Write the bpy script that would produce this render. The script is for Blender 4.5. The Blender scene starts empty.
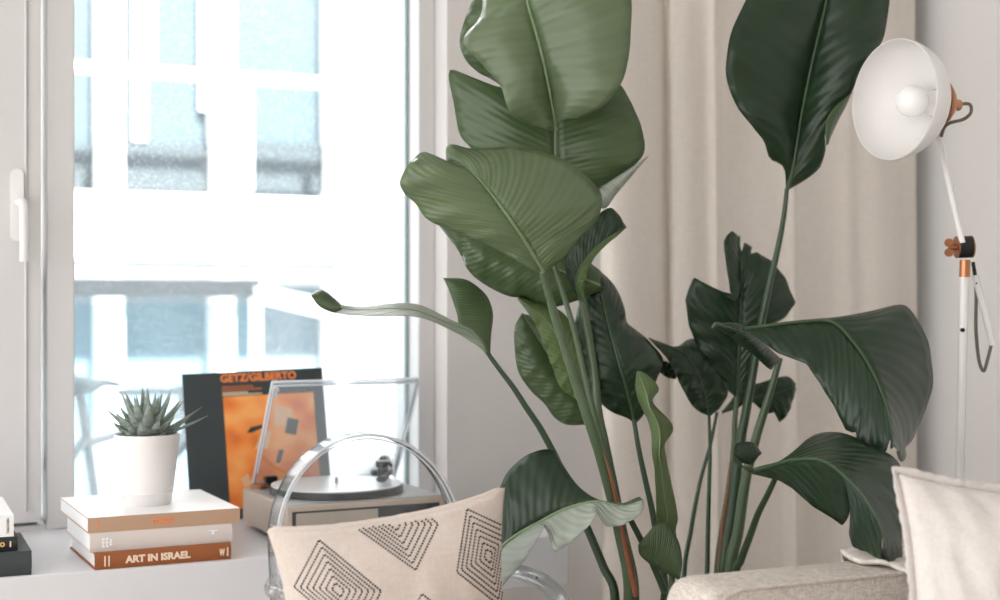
import bpy, bmesh, math, random
from mathutils import Vector, Matrix, noise
PI = math.pi
S = bpy.context.scene
COL = S.collection

# ---------------------------------------------------------------- camera, sky, sun, exposure
YAW = math.radians(24.0); CY, SY = math.cos(YAW), math.sin(YAW)
F, CX, HY, CZ = 1389.0, 500.0, 305.0, 1.08
cam_d = bpy.data.cameras.new('camera'); cam = bpy.data.objects.new('camera', cam_d); COL.objects.link(cam)
cam.location = (0, 0, CZ); cam.rotation_euler = (PI / 2, 0, -YAW)
cam_d.sensor_width = 36; cam_d.lens = 50.0; cam_d.shift_y = 0.005
cam_d.dof.use_dof = True; cam_d.dof.focus_distance = 2.5; cam_d.dof.aperture_fstop = 2.4
cam_d.clip_end = 200
S.camera = cam
w = bpy.data.worlds.new('daylight'); S.world = w; w.use_nodes = True
bg = w.node_tree.nodes['Background']
bg.inputs[0].default_value = (1.0, 0.985, 0.97, 1); bg.inputs[1].default_value = 1.25
sun_d = bpy.data.lights.new('sun', 'SUN'); sun = bpy.data.objects.new('sun', sun_d); COL.objects.link(sun)
sun_d.energy = 8.0; sun_d.angle = math.radians(3); sun_d.color = (1, .96, .9)
sun.rotation_euler = Vector((-0.06, 0.8, -0.6)).to_track_quat('-Z', 'Y').to_euler()
S.view_settings.view_transform = 'Standard'; S.view_settings.look = 'None'
S.view_settings.gamma = 1; S.view_settings.use_curve_mapping = False
S.view_settings.exposure = 1.36
S.cycles.transparent_max_bounces = 24

# ---------------------------------------------------------------- projection helpers (metres in the room)
def P(px, py, d):
    X = (px - CX) / F * d
    return Vector((X * CY + d * SY, d * CY - X * SY, CZ - (py - HY) / F * d))
def Pyy(px, py, y):
    u = (px - CX) / F
    return P(px, py, y / (CY - u * SY))
def proj(p):
    d = p.x * SY + p.y * CY; X = p.x * CY - p.y * SY
    return (CX + X / d * F, HY - (p.z - CZ) / d * F)

# ---------------------------------------------------------------- materials
def lin(h):
    h = h.lstrip('#'); r = []
    for i in (0, 2, 4):
        c = int(h[i:i + 2], 16) / 255
        r.append(c / 12.92 if c <= .04045 else ((c + .055) / 1.055) ** 2.4)
    return (*r, 1)
def nt(name):
    m = bpy.data.materials.new(name); m.use_nodes = True
    return m, m.node_tree, m.node_tree.nodes['Principled BSDF']
def N(t, kind, **kw):
    n = t.nodes.new(kind)
    for k, v in kw.items(): setattr(n, k, v)
    return n
def mth(t, op, a, b=None, c=None):
    n = t.nodes.new('ShaderNodeMath'); n.operation = op
    for i, v in enumerate((a, b, c)):
        if v is None: continue
        if isinstance(v, (int, float)): n.inputs[i].default_value = v
        else: t.links.new(v, n.inputs[i])
    return n.outputs[0]
def mat(name, col, rough=.5, metal=0, spec=.5, var=.06, scale=30, bump=0, bscale=200, sheen=0):
    m, t, b = nt(name); c = lin(col)
    tc = N(t, 'ShaderNodeTexCoord'); nz = N(t, 'ShaderNodeTexNoise'); nz.inputs['Scale'].default_value = scale
    nz.inputs['Detail'].default_value = 4
    t.links.new(tc.outputs['Object'], nz.inputs['Vector'])
    mx = N(t, 'ShaderNodeMix', data_type='RGBA')
    mx.inputs[6].default_value = tuple(x * (1 - var) for x in c[:3]) + (1,)
    mx.inputs[7].default_value = tuple(min(1, x * (1 + var)) for x in c[:3]) + (1,)
    t.links.new(nz.outputs['Fac'], mx.inputs[0]); t.links.new(mx.outputs[2], b.inputs['Base Color'])
    b.inputs['Roughness'].default_value = rough; b.inputs['Metallic'].default_value = metal
    b.inputs['Specular IOR Level'].default_value = spec
    if sheen: b.inputs['Sheen Weight'].default_value = sheen
    if bump:
        n2 = N(t, 'ShaderNodeTexNoise'); n2.inputs['Scale'].default_value = bscale; n2.inputs['Detail'].default_value = 3
        t.links.new(tc.outputs['Object'], n2.inputs['Vector'])
        bp = N(t, 'ShaderNodeBump'); bp.inputs['Strength'].default_value = bump; bp.inputs['Distance'].default_value = .002
        t.links.new(n2.outputs['Fac'], bp.inputs['Height']); t.links.new(bp.outputs[0], b.inputs['Normal'])
    return m
def clear(name, tint, edge=.5, rough=.02, speck=0.0, ior=1.45, milk=0.0):
    """clear sheet: see-through with a mirror-like fresnel coat, optional dried-drop specks"""
    m, t, b = nt(name); out = t.nodes['Material Output']
    tr = N(t, 'ShaderNodeBsdfTransparent'); tr.inputs[0].default_value = tint
    gl = N(t, 'ShaderNodeBsdfGlossy'); gl.inputs['Roughness'].default_value = rough
    fr = N(t, 'ShaderNodeFresnel'); fr.inputs[0].default_value = ior
    fac = mth(t, 'MULTIPLY', fr.outputs[0], edge)
    mx = N(t, 'ShaderNodeMixShader'); t.links.new(fac, mx.inputs[0])
    t.links.new(tr.outputs[0], mx.inputs[1]); t.links.new(gl.outputs[0], mx.inputs[2])
    res = mx.outputs[0]
    if milk:   # light scattered inside thick moulded edges
        df = N(t, 'ShaderNodeBsdfTranslucent'); df.inputs[0].default_value = (.95, .97, 1, 1)
        d2 = N(t, 'ShaderNodeBsdfDiffuse'); d2.inputs[0].default_value = (.95, .97, 1, 1)
        m3 = N(t, 'ShaderNodeMixShader'); t.links.new(df.outputs[0], m3.inputs[1]); t.links.new(d2.outputs[0], m3.inputs[2])
        m4 = N(t, 'ShaderNodeMixShader'); m4.inputs[0].default_value = milk; t.links.new(res, m4.inputs[1]); t.links.new(m3.outputs[0], m4.inputs[2]); res = m4.outputs[0]
    if speck:
        tc = N(t, 'ShaderNodeTexCoord'); v = N(t, 'ShaderNodeTexNoise'); v.inputs['Scale'].default_value = 230; v.inputs['Detail'].default_value = 2
        big = N(t, 'ShaderNodeTexNoise'); big.inputs['Scale'].default_value = 2.5
        t.links.new(tc.outputs['Object'], v.inputs['Vector']); t.links.new(tc.outputs['Object'], big.inputs['Vector'])
        r = N(t, 'ShaderNodeMapRange'); r.inputs[1].default_value = .58; r.inputs[2].default_value = .72
        t.links.new(v.outputs['Fac'], r.inputs[0])
        f2 = mth(t, 'MULTIPLY', mth(t, 'MULTIPLY', r.outputs[0], big.outputs['Fac']), speck)
        df = N(t, 'ShaderNodeBsdfTranslucent'); df.inputs[0].default_value = (.9, .95, 1, 1)
        m2 = N(t, 'ShaderNodeMixShader'); t.links.new(f2, m2.inputs[0]); t.links.new(res, m2.inputs[1]); t.links.new(df.outputs[0], m2.inputs[2])
        res = m2.outputs[0]
    t.links.new(res, out.inputs[0])
    return m
def fabric(name, col, flecks, scale=700, var=.25, rough=.9, bump=.35, aspect=6, trans=0.0):
    m, t, b = nt(name); c = lin(col); k = lin(flecks)
    tc = N(t, 'ShaderNodeTexCoord')
    outs = []
    for ax in ((1, aspect, aspect), (aspect, 1, aspect), (aspect, aspect, 1)):
        mp = N(t, 'ShaderNodeMapping'); mp.inputs['Scale'].default_value = tuple(scale / aspect * a / 4 for a in ax)
        t.links.new(tc.outputs['Object'], mp.inputs[0])
        nz = N(t, 'ShaderNodeTexNoise'); nz.inputs['Scale'].default_value = 1; nz.inputs['Detail'].default_value = 2
        t.links.new(mp.outputs[0], nz.inputs['Vector']); outs.append(nz.outputs['Fac'])
    s = mth(t, 'ADD', mth(t, 'ADD', outs[0], outs[1]), outs[2])
    r = N(t, 'ShaderNodeMapRange'); r.inputs[1].default_value = 1.2; r.inputs[2].default_value = 1.8
    t.links.new(s, r.inputs[0])
    mx = N(t, 'ShaderNodeMix', data_type='RGBA'); mx.inputs[6].default_value = k; mx.inputs[7].default_value = c
    f = mth(t, 'ADD', mth(t, 'MULTIPLY', r.outputs[0], var), 1 - var)
    t.links.new(f, mx.inputs[0]); t.links.new(mx.outputs[2], b.inputs['Base Color'])
    b.inputs['Roughness'].default_value = rough; b.inputs['Specular IOR Level'].default_value = .15
    bp = N(t, 'ShaderNodeBump'); bp.inputs['Strength'].default_value = bump; bp.inputs['Distance'].default_value = .001
    t.links.new(s, bp.inputs['Height']); t.links.new(bp.outputs[0], b.inputs['Normal'])
    if trans:
        tl = N(t, 'ShaderNodeBsdfTranslucent'); t.links.new(mx.outputs[2], tl.inputs[0])
        ms = N(t, 'ShaderNodeMixShader'); ms.inputs[0].default_value = trans
        t.links.new(b.outputs[0], ms.inputs[1]); t.links.new(tl.outputs[0], ms.inputs[2])
        t.links.new(ms.outputs[0], t.nodes['Material Output'].inputs[0])
    return m
def leafmat(name, col, vein, rough=.38, trans=.3, tcol='#7d9a3c', freq=95, spec=.5, bump=.8):
    m, t, b = nt(name)
    uv = N(t, 'ShaderNodeUVMap'); uv.uv_map = 'UVMap'
    sp = N(t, 'ShaderNodeSeparateXYZ'); t.links.new(uv.outputs[0], sp.inputs[0])
    tc = N(t, 'ShaderNodeTexCoord'); nz = N(t, 'ShaderNodeTexNoise'); nz.inputs['Scale'].default_value = 9; nz.inputs['Detail'].default_value = 3
    t.links.new(tc.outputs['Object'], nz.inputs['Vector'])
    ph = mth(t, 'MULTIPLY_ADD', nz.outputs['Fac'], .018, sp.outputs['Y'])
    s1 = mth(t, 'SINE', mth(t, 'MULTIPLY', ph, freq * 2.1)); s2 = mth(t, 'SINE', mth(t, 'MULTIPLY', ph, freq * .83))
    vv = mth(t, 'MULTIPLY_ADD', mth(t, 'ADD', s1, s2), .25, .5)
    mx = N(t, 'ShaderNodeMix', data_type='RGBA'); mx.inputs[6].default_value = lin(col); mx.inputs[7].default_value = lin(vein)
    f = mth(t, 'MULTIPLY', mth(t, 'ADD', mth(t, 'MULTIPLY', vv, .45), mth(t, 'MULTIPLY', nz.outputs['Fac'], .6)), .6)
    t.links.new(f, mx.inputs[0]); t.links.new(mx.outputs[2], b.inputs['Base Color'])
    b.inputs['Roughness'].default_value = rough; b.inputs['Specular IOR Level'].default_value = spec
    bp = N(t, 'ShaderNodeBump'); bp.inputs['Strength'].default_value = bump; bp.inputs['Distance'].default_value = .0024
    t.links.new(vv, bp.inputs['Height']); t.links.new(bp.outputs[0], b.inputs['Normal'])
    tl = N(t, 'ShaderNodeBsdfTranslucent'); tl.inputs[0].default_value = lin(tcol)
    ms = N(t, 'ShaderNodeMixShader'); ms.inputs[0].default_value = trans
    t.links.new(b.outputs[0], ms.inputs[1]); t.links.new(tl.outputs[0], ms.inputs[2])
    t.links.new(ms.outputs[0], t.nodes['Material Output'].inputs[0])
    return m

# ---------------------------------------------------------------- mesh builder
class MB:
    def __init__(s): s.v = []; s.f = []; s.m = []; s.uv = {}
    def add(s, vs, fs, mi=0, uvs=None):
        o = len(s.v); s.v += [Vector(x) for x in vs]
        for f in fs:
            s.f.append([i + o for i in f]); s.m.append(mi)
        if uvs:
            for i, q in enumerate(uvs): s.uv[i + o] = q
        return s
    def box(s, a, b, rz=0, pivot=None, mi=0):
        x0, y0, z0 = a; x1, y1, z1 = b
        vs = [Vector((x, y, z)) for z in (z0, z1) for x, y in ((x0, y0), (x1, y0), (x1, y1), (x0, y1))]
        if rz:
            pv = Vector(pivot); R = Matrix.Rotation(rz, 3, 'Z'); vs = [R @ (q - pv) + pv for q in vs]
        return s.add(vs, [(0, 3, 2, 1), (4, 5, 6, 7), (0, 1, 5, 4), (1, 2, 6, 5), (2, 3, 7, 6), (3, 0, 4, 7)], mi)
    def hexa(s, q, mi=0):   # 8 corners, bottom ring then top ring
        return s.add(q, [(0, 3, 2, 1), (4, 5, 6, 7), (0, 1, 5, 4), (1, 2, 6, 5), (2, 3, 7, 6), (3, 0, 4, 7)], mi)
    def tube(s, pts, r, n=10, caps=True, mi=0, flat=1.0):
        pts = [Vector(p) for p in pts]; k = len(pts)
        rs = [r] * k if isinstance(r, (int, float)) else [r[0] + (r[-1] - r[0]) * i / (k - 1) for i in range(k)] if len(r) == 2 else list(r)
        vs = []; nrm = None
        for i, p in enumerate(pts):
            tg = (pts[min(i + 1, k - 1)] - pts[max(i - 1, 0)]).normalized()
            if nrm is None:
                nrm = tg.orthogonal().normalized() if abs(tg.z) > .9 else tg.cross(Vector((0, 0, 1))).normalized()
            nrm = (nrm - tg * nrm.dot(tg)).normalized(); bi = tg.cross(nrm)
            for j in range(n):
                a = 2 * PI * j / n; vs.append(p + (nrm * math.cos(a) + bi * math.sin(a) * flat) * rs[i])
        fs = [(i * n + j, i * n + (j + 1) % n, (i + 1) * n + (j + 1) % n, (i + 1) * n + j) for i in range(k - 1) for j in range(n)]
        if caps: fs += [tuple(reversed(range(n))), tuple((k - 1) * n + j for j in range(n))]
        return s.add(vs, fs, mi)
    def lathe(s, prof, o, axis=(0, 0, 1), n=48, mi=0):   # prof: (radius, height) along axis
        ax = Vector(axis).normalized(); a = ax.orthogonal().normalized(); b = ax.cross(a); o = Vector(o); vs = []
        for r, h in prof:
            for j in range(n):
                t = 2 * PI * j / n; vs.append(o + ax * h + (a * math.cos(t) + b * math.sin(t)) * r)
        fs = [(i * n + j, i * n + (j + 1) % n, (i + 1) * n + (j + 1) % n, (i + 1) * n + j) for i in range(len(prof) - 1) for j in range(n)]
        s.add(vs, fs, mi)
        if prof[0][0] > 1e-5: s.f.append([len(s.v) - n * len(prof) + j for j in reversed(range(n))]); s.m.append(mi)
        if prof[-1][0] > 1e-5: s.f.append([len(s.v) - n + j for j in range(n)]); s.m.append(mi)
        return s
    def sphere(s, o, r, sc=(1, 1, 1), n=20, mi=0):
        o = Vector(o)
        vs = [o + Vector((sc[0] * r * math.sin(PI * i / n) * math.cos(2 * PI * j / n), sc[1] * r * math.sin(PI * i / n) * math.sin(2 * PI * j / n), sc[2] * r * math.cos(PI * i / n))) for i in range(n + 1) for j in range(n)]
        return s.add(vs, [((i + 1) * n + j, (i + 1) * n + (j + 1) % n, i * n + (j + 1) % n, i * n + j) for i in range(n) for j in range(n)], mi)
    def grid(s, fn, nu, nv, mi=0, uvfn=None, flip=False):
        vs = [fn(i / nu, j / nv) for j in range(nv + 1) for i in range(nu + 1)]
        fs = [(j * (nu + 1) + i, j * (nu + 1) + i + 1, (j + 1) * (nu + 1) + i + 1, (j + 1) * (nu + 1) + i) for j in range(nv) for i in range(nu)]
        if flip: fs = [tuple(reversed(f)) for f in fs]
        return s.add(vs, fs, mi, [uvfn(i / nu, j / nv) for j in range(nv + 1) for i in range(nu + 1)] if uvfn else None)
    def prism(s, ring, off, mi=0):
        ring = [Vector(p) for p in ring]; n = len(ring); off = Vector(off)
        return s.add(ring + [p + off for p in ring], [tuple(reversed(range(n))), tuple(range(n, 2 * n))] + [(i, (i + 1) % n, n + (i + 1) % n, n + i) for i in range(n)], mi)
BASE = {}
def link(name, mb, mats, parent=None, loc=(0, 0, 0), bevel=0, bseg=2, sharp=40, merge=0):
    """one mesh object; vertices come in room coordinates and are stored relative to its thing"""
    base = BASE[parent.name] if parent else Vector(loc)
    me = bpy.data.meshes.new(name); me.from_pydata([p - base for p in mb.v], [], mb.f)
    if mb.uv:
        ul = me.uv_layers.new(name='UVMap')
        for lp in me.loops: ul.data[lp.index].uv = mb.uv.get(lp.vertex_index, (0, 0))
    for m in (mats if isinstance(mats, (list, tuple)) else [mats]): me.materials.append(m)
    me.polygons.foreach_set('material_index', mb.m)
    bm = bmesh.new(); bm.from_mesh(me)
    if merge: bmesh.ops.remove_doubles(bm, verts=bm.verts, dist=merge)
    if not mb.uv: bmesh.ops.recalc_face_normals(bm, faces=bm.faces)
    bm.to_mesh(me); bm.free()
    me.shade_smooth(); me.set_sharp_from_angle(angle=math.radians(sharp))
    o = bpy.data.objects.new(name, me); COL.objects.link(o); BASE[o.name] = base
    if parent: o.parent = parent
    else: o.location = base
    if bevel:
        md = o.modifiers.new('bevel', 'BEVEL'); md.width = bevel; md.segments = bseg; md.limit_method = 'ANGLE'; md.angle_limit = math.radians(35)
    return o
def thing(name, label, cat, loc, group=None):
    o = bpy.data.objects.new(name, None); COL.objects.link(o); o.location = loc; o.empty_display_size = .05
    BASE[o.name] = Vector(loc); o['label'] = label; o['category'] = cat
    if group: o['group'] = group
    return o
def tag(o, label, cat, group=None):
    o['label'] = label; o['category'] = cat
    if group: o['group'] = group
    return o
def struct(name, mb, m, label=None, cat=None, bevel=0, **kw):
    o = link(name, mb, m, bevel=bevel, **kw); o['kind'] = 'structure'
    if label: o['label'] = label; o['category'] = cat
    return o
def cr(pts, n=8):   # Catmull-Rom through points
    pts = [Vector(p) for p in pts]; out = []
    q = [pts[0] * 2 - pts[1]] + pts + [pts[-1] * 2 - pts[-2]]
    for i in range(1, len(q) - 2):
        for j in range(n):
            t = j / n; a, b, c, d = q[i - 1:i + 3]
            out.append(.5 * ((2 * b) + (c - a) * t + (2 * a - 5 * b + 4 * c - d) * t * t + (3 * b - a - 3 * c + d) * t ** 3))
    out.append(pts[-1]); return out
def resample(pts, n):
    L = [0]
    for a, b in zip(pts, pts[1:]): L.append(L[-1] + (b - a).length)
    out = []; k = 0
    for i in range(n + 1):
        s = L[-1] * i / n
        while k < len(L) - 2 and L[k + 1] < s: k += 1
        t = (s - L[k]) / max(1e-9, L[k + 1] - L[k]); out.append(pts[k].lerp(pts[k + 1], min(1, max(0, t))))
    return out
def text(mb, s, o, xd, zd, h, w=None, depth=.0006, bold=.0, space=1.0, mi=0):
    """raised lettering: lower-left corner o, running along xd with its height along zd"""
    c = bpy.data.curves.new('t', 'FONT'); c.body = s; c.size = 1; c.offset = bold; c.extrude = .02; c.resolution_u = 3; c.space_character = space
    ob = bpy.data.objects.new('t', c); COL.objects.link(ob)
    dg = bpy.context.evaluated_depsgraph_get(); me = bpy.data.meshes.new_from_object(ob.evaluated_get(dg))
    xs = [v.co.x for v in me.vertices]; ys = [v.co.y for v in me.vertices]
    x0, x1, y0, y1 = min(xs), max(xs), min(ys), max(ys); ky = h / (y1 - y0); kx = (w / (x1 - x0)) if w else ky
    xd = Vector(xd).normalized(); zd = Vector(zd).normalized(); nd = xd.cross(zd)
    mb.add([Vector(o) + xd * (v.co.x - x0) * kx + zd * (v.co.y - y0) * ky + nd * (depth * (v.co.z / .04 + .5)) for v in me.vertices], [tuple(p.vertices) for p in me.polygons], mi)
    bpy.data.objects.remove(ob); bpy.data.meshes.remove(me); bpy.data.curves.remove(c)

# ---------------------------------------------------------------- palette
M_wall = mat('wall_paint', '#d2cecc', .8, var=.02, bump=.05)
M_ceil = mat('ceiling_paint', '#e8e6e4', .9, var=.02)
M_floor = mat('floor_oak', '#c9bfb2', .5, var=.15, scale=6)
M_frame = mat('window_white', '#cbc9c9', .35, var=.015)
M_gasket = mat('gasket', '#6d7f82', .6)
M_bench = mat('bench_lacquer', '#d6d6da', .35, var=.012)
M_glass = clear('window_glass', (.97, .99, 1, 1), .7, speck=.55)
M_curtain = fabric('curtain_linen', '#f2ebe3', '#e6dcd3', 500, .4, .95, .1, trans=.10)
M_white = mat('white_enamel', '#e4e2e0', .3, var=.01)
M_bulb = mat('opal_glass', '#f4f3f1', .2, var=.01)
M_copper = mat('copper', '#b27d5c', .32, metal=1, var=.1)
M_black = mat('black_plastic', '#101412', .45)
M_blackm = mat('dark_metal', '#25282a', .35, metal=.6)
M_cord = mat('grey_braid', '#6d675e', .9, var=.5, scale=900)
M_pot = mat('white_ceramic', '#e6e3e2', .35, var=.015)
M_soil = mat('soil', '#3a2d24', .95, var=.4, scale=120, bump=.8)
M_page = mat('paper_edge', '#e9ebec', .85, var=.03, scale=(300))

# ---------------------------------------------------------------- room shell
X0, X1, YW, YF, YG = -1.6, 2.70, 3.15, 3.23, 3.31
WT = 2.25
struct('floor', MB().box((X0, -1.6, -.1), (X1, 3.6, 0)), M_floor)
struct('wall_front', MB().box((X0, -1.72, 0), (X1, -1.6, 2.6)), M_wall)
struct('ceiling', MB().box((X0, -1.6, 2.6), (X1, 3.6, 2.7)), M_ceil)
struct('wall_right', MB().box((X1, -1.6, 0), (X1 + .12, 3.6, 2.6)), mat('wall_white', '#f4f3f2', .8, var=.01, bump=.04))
wb = MB()
wb.box((1.261, YW, 0), (1.70, 3.45, 2.6)); wb.box((1.92, YW, 0), (X1, 3.45, 2.6)); wb.box((1.70, YW, 0), (1.92, 3.45, .2)); wb.box((1.70, YW, WT), (1.92, 3.45, 2.6)); wb.box((X0, YW, 0), (1.261, 3.45, .53)); wb.box((X0, YW, WT), (1.261, 3.45, 2.6)); wb.box((X0, YW, .53), (-.75, 3.45, WT))
struct('wall_back', wb, M_wall)
# window: fixed pane on the right, opening sash on the left of the mullion
Z0 = .58
win = bpy.data.objects.new('window_1', None); COL.objects.link(win); win.location = (.8, YF, Z0); BASE['window_1'] = Vector((.8, YF, Z0)); win['kind'] = 'structure'
fr = MB()
fr.box((.335, YF, Z0), (.395, 3.40, WT))                       # mullion
fr.box((1.217, YF, Z0), (1.261, 3.40, WT))                     # right jamb
fr.box((.395, YF + .02, Z0 - .04), (1.217, 3.40, Z0 + .018)); fr.box((.395, YF, WT - .06), (1.217, 3.40, WT))
fr.box((-.75, YF, Z0), (-.69, 3.40, WT)); fr.box((-.75, YF, Z0 - .03), (.335, 3.40, Z0 + .012)); fr.box((-.75, YF, WT - .06), (.335, 3.40, WT))
link('window_frame', fr, M_frame, win, bevel=.003)
gk = MB(); gk.box((1.2125, YG - .010, Z0 + .018), (1.217, YG + .012, WT - .06)); gk.box((.395, YG - .004, Z0 + .018), (.398, YG + .012, WT - .06))
link('gasket', gk, M_gasket, win)
link('glass', MB().box((.396, YG, Z0 + .01), (1.216, YG + .006, WT - .06)), M_glass, win)
sash = MB(); xs0, xs1 = -.67, .322
sash.box((xs1 - .125, YF - .012, Z0 + .02), (xs1, 3.36, WT - .07)); sash.box((xs0, YF - .012, Z0 + .02), (xs0 + .125, 3.36, WT - .07))
sash.box((xs0 + .125, YF - .012, Z0 + .02), (xs1 - .125, 3.36, Z0 + .12)); sash.box((xs0 + .125, YF - .012, WT - .17), (xs1 - .125, 3.36, WT - .07))
sash.box((xs1 - .034, YF - .018, Z0 + .045), (xs1 - .030, YF - .01, WT - .09))
so = link('sash', sash, M_frame, win, bevel=.006, bseg=3)
link('sash_glass', MB().box((xs0 + .12, YG - .02, Z0 + .1), (xs1 - .12, YG - .014, WT - .15)), M_glass, win)
# handle
hp = P(17, 205, Pyy(17, 205, YF - .012).length * 0 + (YF - .012) / (CY - (17 - CX) / F * SY))
hb = MB(); hx, hz = hp.x, hp.z
hb.tube([(hx + .002, YF - .012, hz + .055), (hx + .002, YF - .012, hz - .055)], .001, 6)
pl = []
for k in range(24):
    a = 2 * PI * k / 24; pl.append(Vector((hx + .014 * math.cos(a), YF - .012, hz + (.065 if math.sin(a) > 0 else -.065) + .014 * math.sin(a))))
hb.prism(pl, (0, -.008, 0))
hw = cr([(hx + .006, YF - .02, hz + .005), (hx + .007, YF - .05, hz + .006), (hx + .010, YF - .058, hz - .01), (hx + .011, YF - .058, hz - .07), (hx + .011, YF - .056, hz - .125)], 6)
hb.tube(hw, [.012] * 3 + [.010] * (len(hw) - 3), 14, flat=.8)
link('window_handle', hb, M_white, win, sharp=50)['label'] = 'white lever window handle'
w2 = bpy.data.objects.new('backlight_window', None); COL.objects.link(w2); w2.location = (1.81, YF, .2); BASE['backlight_window'] = Vector((1.81, YF, .2)); w2['kind'] = 'structure'  # unseen narrow window, added behind the curtain to backlight its left folds
f2 = MB(); f2.box((1.70, YF, .2), (1.73, 3.40, WT)); f2.box((1.89, YF, .2), (1.92, 3.40, WT)); f2.box((1.73, YF, .2), (1.89, 3.40, .24)); f2.box((1.73, YF, WT - .04), (1.89, 3.40, WT))
link('window_frame', f2, M_frame, w2, bevel=.003); link('glass', MB().box((1.73, YG, .24), (1.89, YG + .006, WT - .04)), M_glass, w2)
# window bench
BY = 2.697
tag(struct('trim_1', MB().box((X0, BY, Z0 - .107), (1.365, YF + .002, Z0)), M_bench, bevel=.003), 'long white lacquered window bench under the pane', 'window bench')
struct('baseboard_back', MB().box((X0, YW - .012, 0), (X1, YW, .07)), M_wall, bevel=.002)
struct('baseboard_right', MB().box((X1 - .012, -1.6, 0), (X1, YW - .012, .07)), M_wall, bevel=.002)

# ---------------------------------------------------------------- curtain
def curtain():
    prof = [(598, .02), (603, -.02), (612, -.05), (630, -.055), (650, -.03), (662, .0), (668, .012), (672, -.02), (688, -.035), (706, -.02), (719, -.052), (723, -.045), (724, .0), (740, .015), (760, .005), (780, -.01), (796, -.055), (799, -.045), (800, .0), (826, .012), (850, -.03), (862, -.02), (884, -.045), (897, -.03), (903, .015), (912, .03)]
    pts = []
    for px, dy in prof:
        y = 3.06 + dy; u = (px - CX) / F; d = y / (CY - u * SY); pts.append(Vector((d * (u * CY + SY), y, 0)))
    c = resample(cr(pts, 6), 220); zt = 2.55
    m = MB()
    def fn(a, b):
        p = c[round(a * 220)]; q = b * (zt - .03) + .03
        k = 1 + .25 * math.sin(q * 1.7 + p.x * 3)
        return Vector((p.x + .010 * math.sin(q * 1.3 + 1.2), 3.06 + (p.y - 3.06) * k * (.8 if p.x < 1.95 else .55) + .004 * noise.noise((p.x * 9, q * 2.2, 0)), q))
    m.grid(fn, 220, 40)
    r = thing('curtain', 'floor length cream linen curtain hanging in soft folds behind the plants', 'curtain', (2.1, 3.06, .03))
    o = link('drape', m, M_curtain, r, sharp=180)
    md = o.modifiers.new('thick', 'SOLIDIFY'); md.thickness = .0012
    rod = MB().tube([(1.5, 3.06, 2.565), (2.69, 3.06, 2.565)], .012, 12); rod.tube([(1.56, 3.06, 2.565), (1.56, YW, 2.565)], .008, 8); rod.tube([(2.6, 3.06, 2.565), (2.6, YW, 2.565)], .008, 8)
    link('curtain_rod', rod, M_white, r)
curtain()

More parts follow.
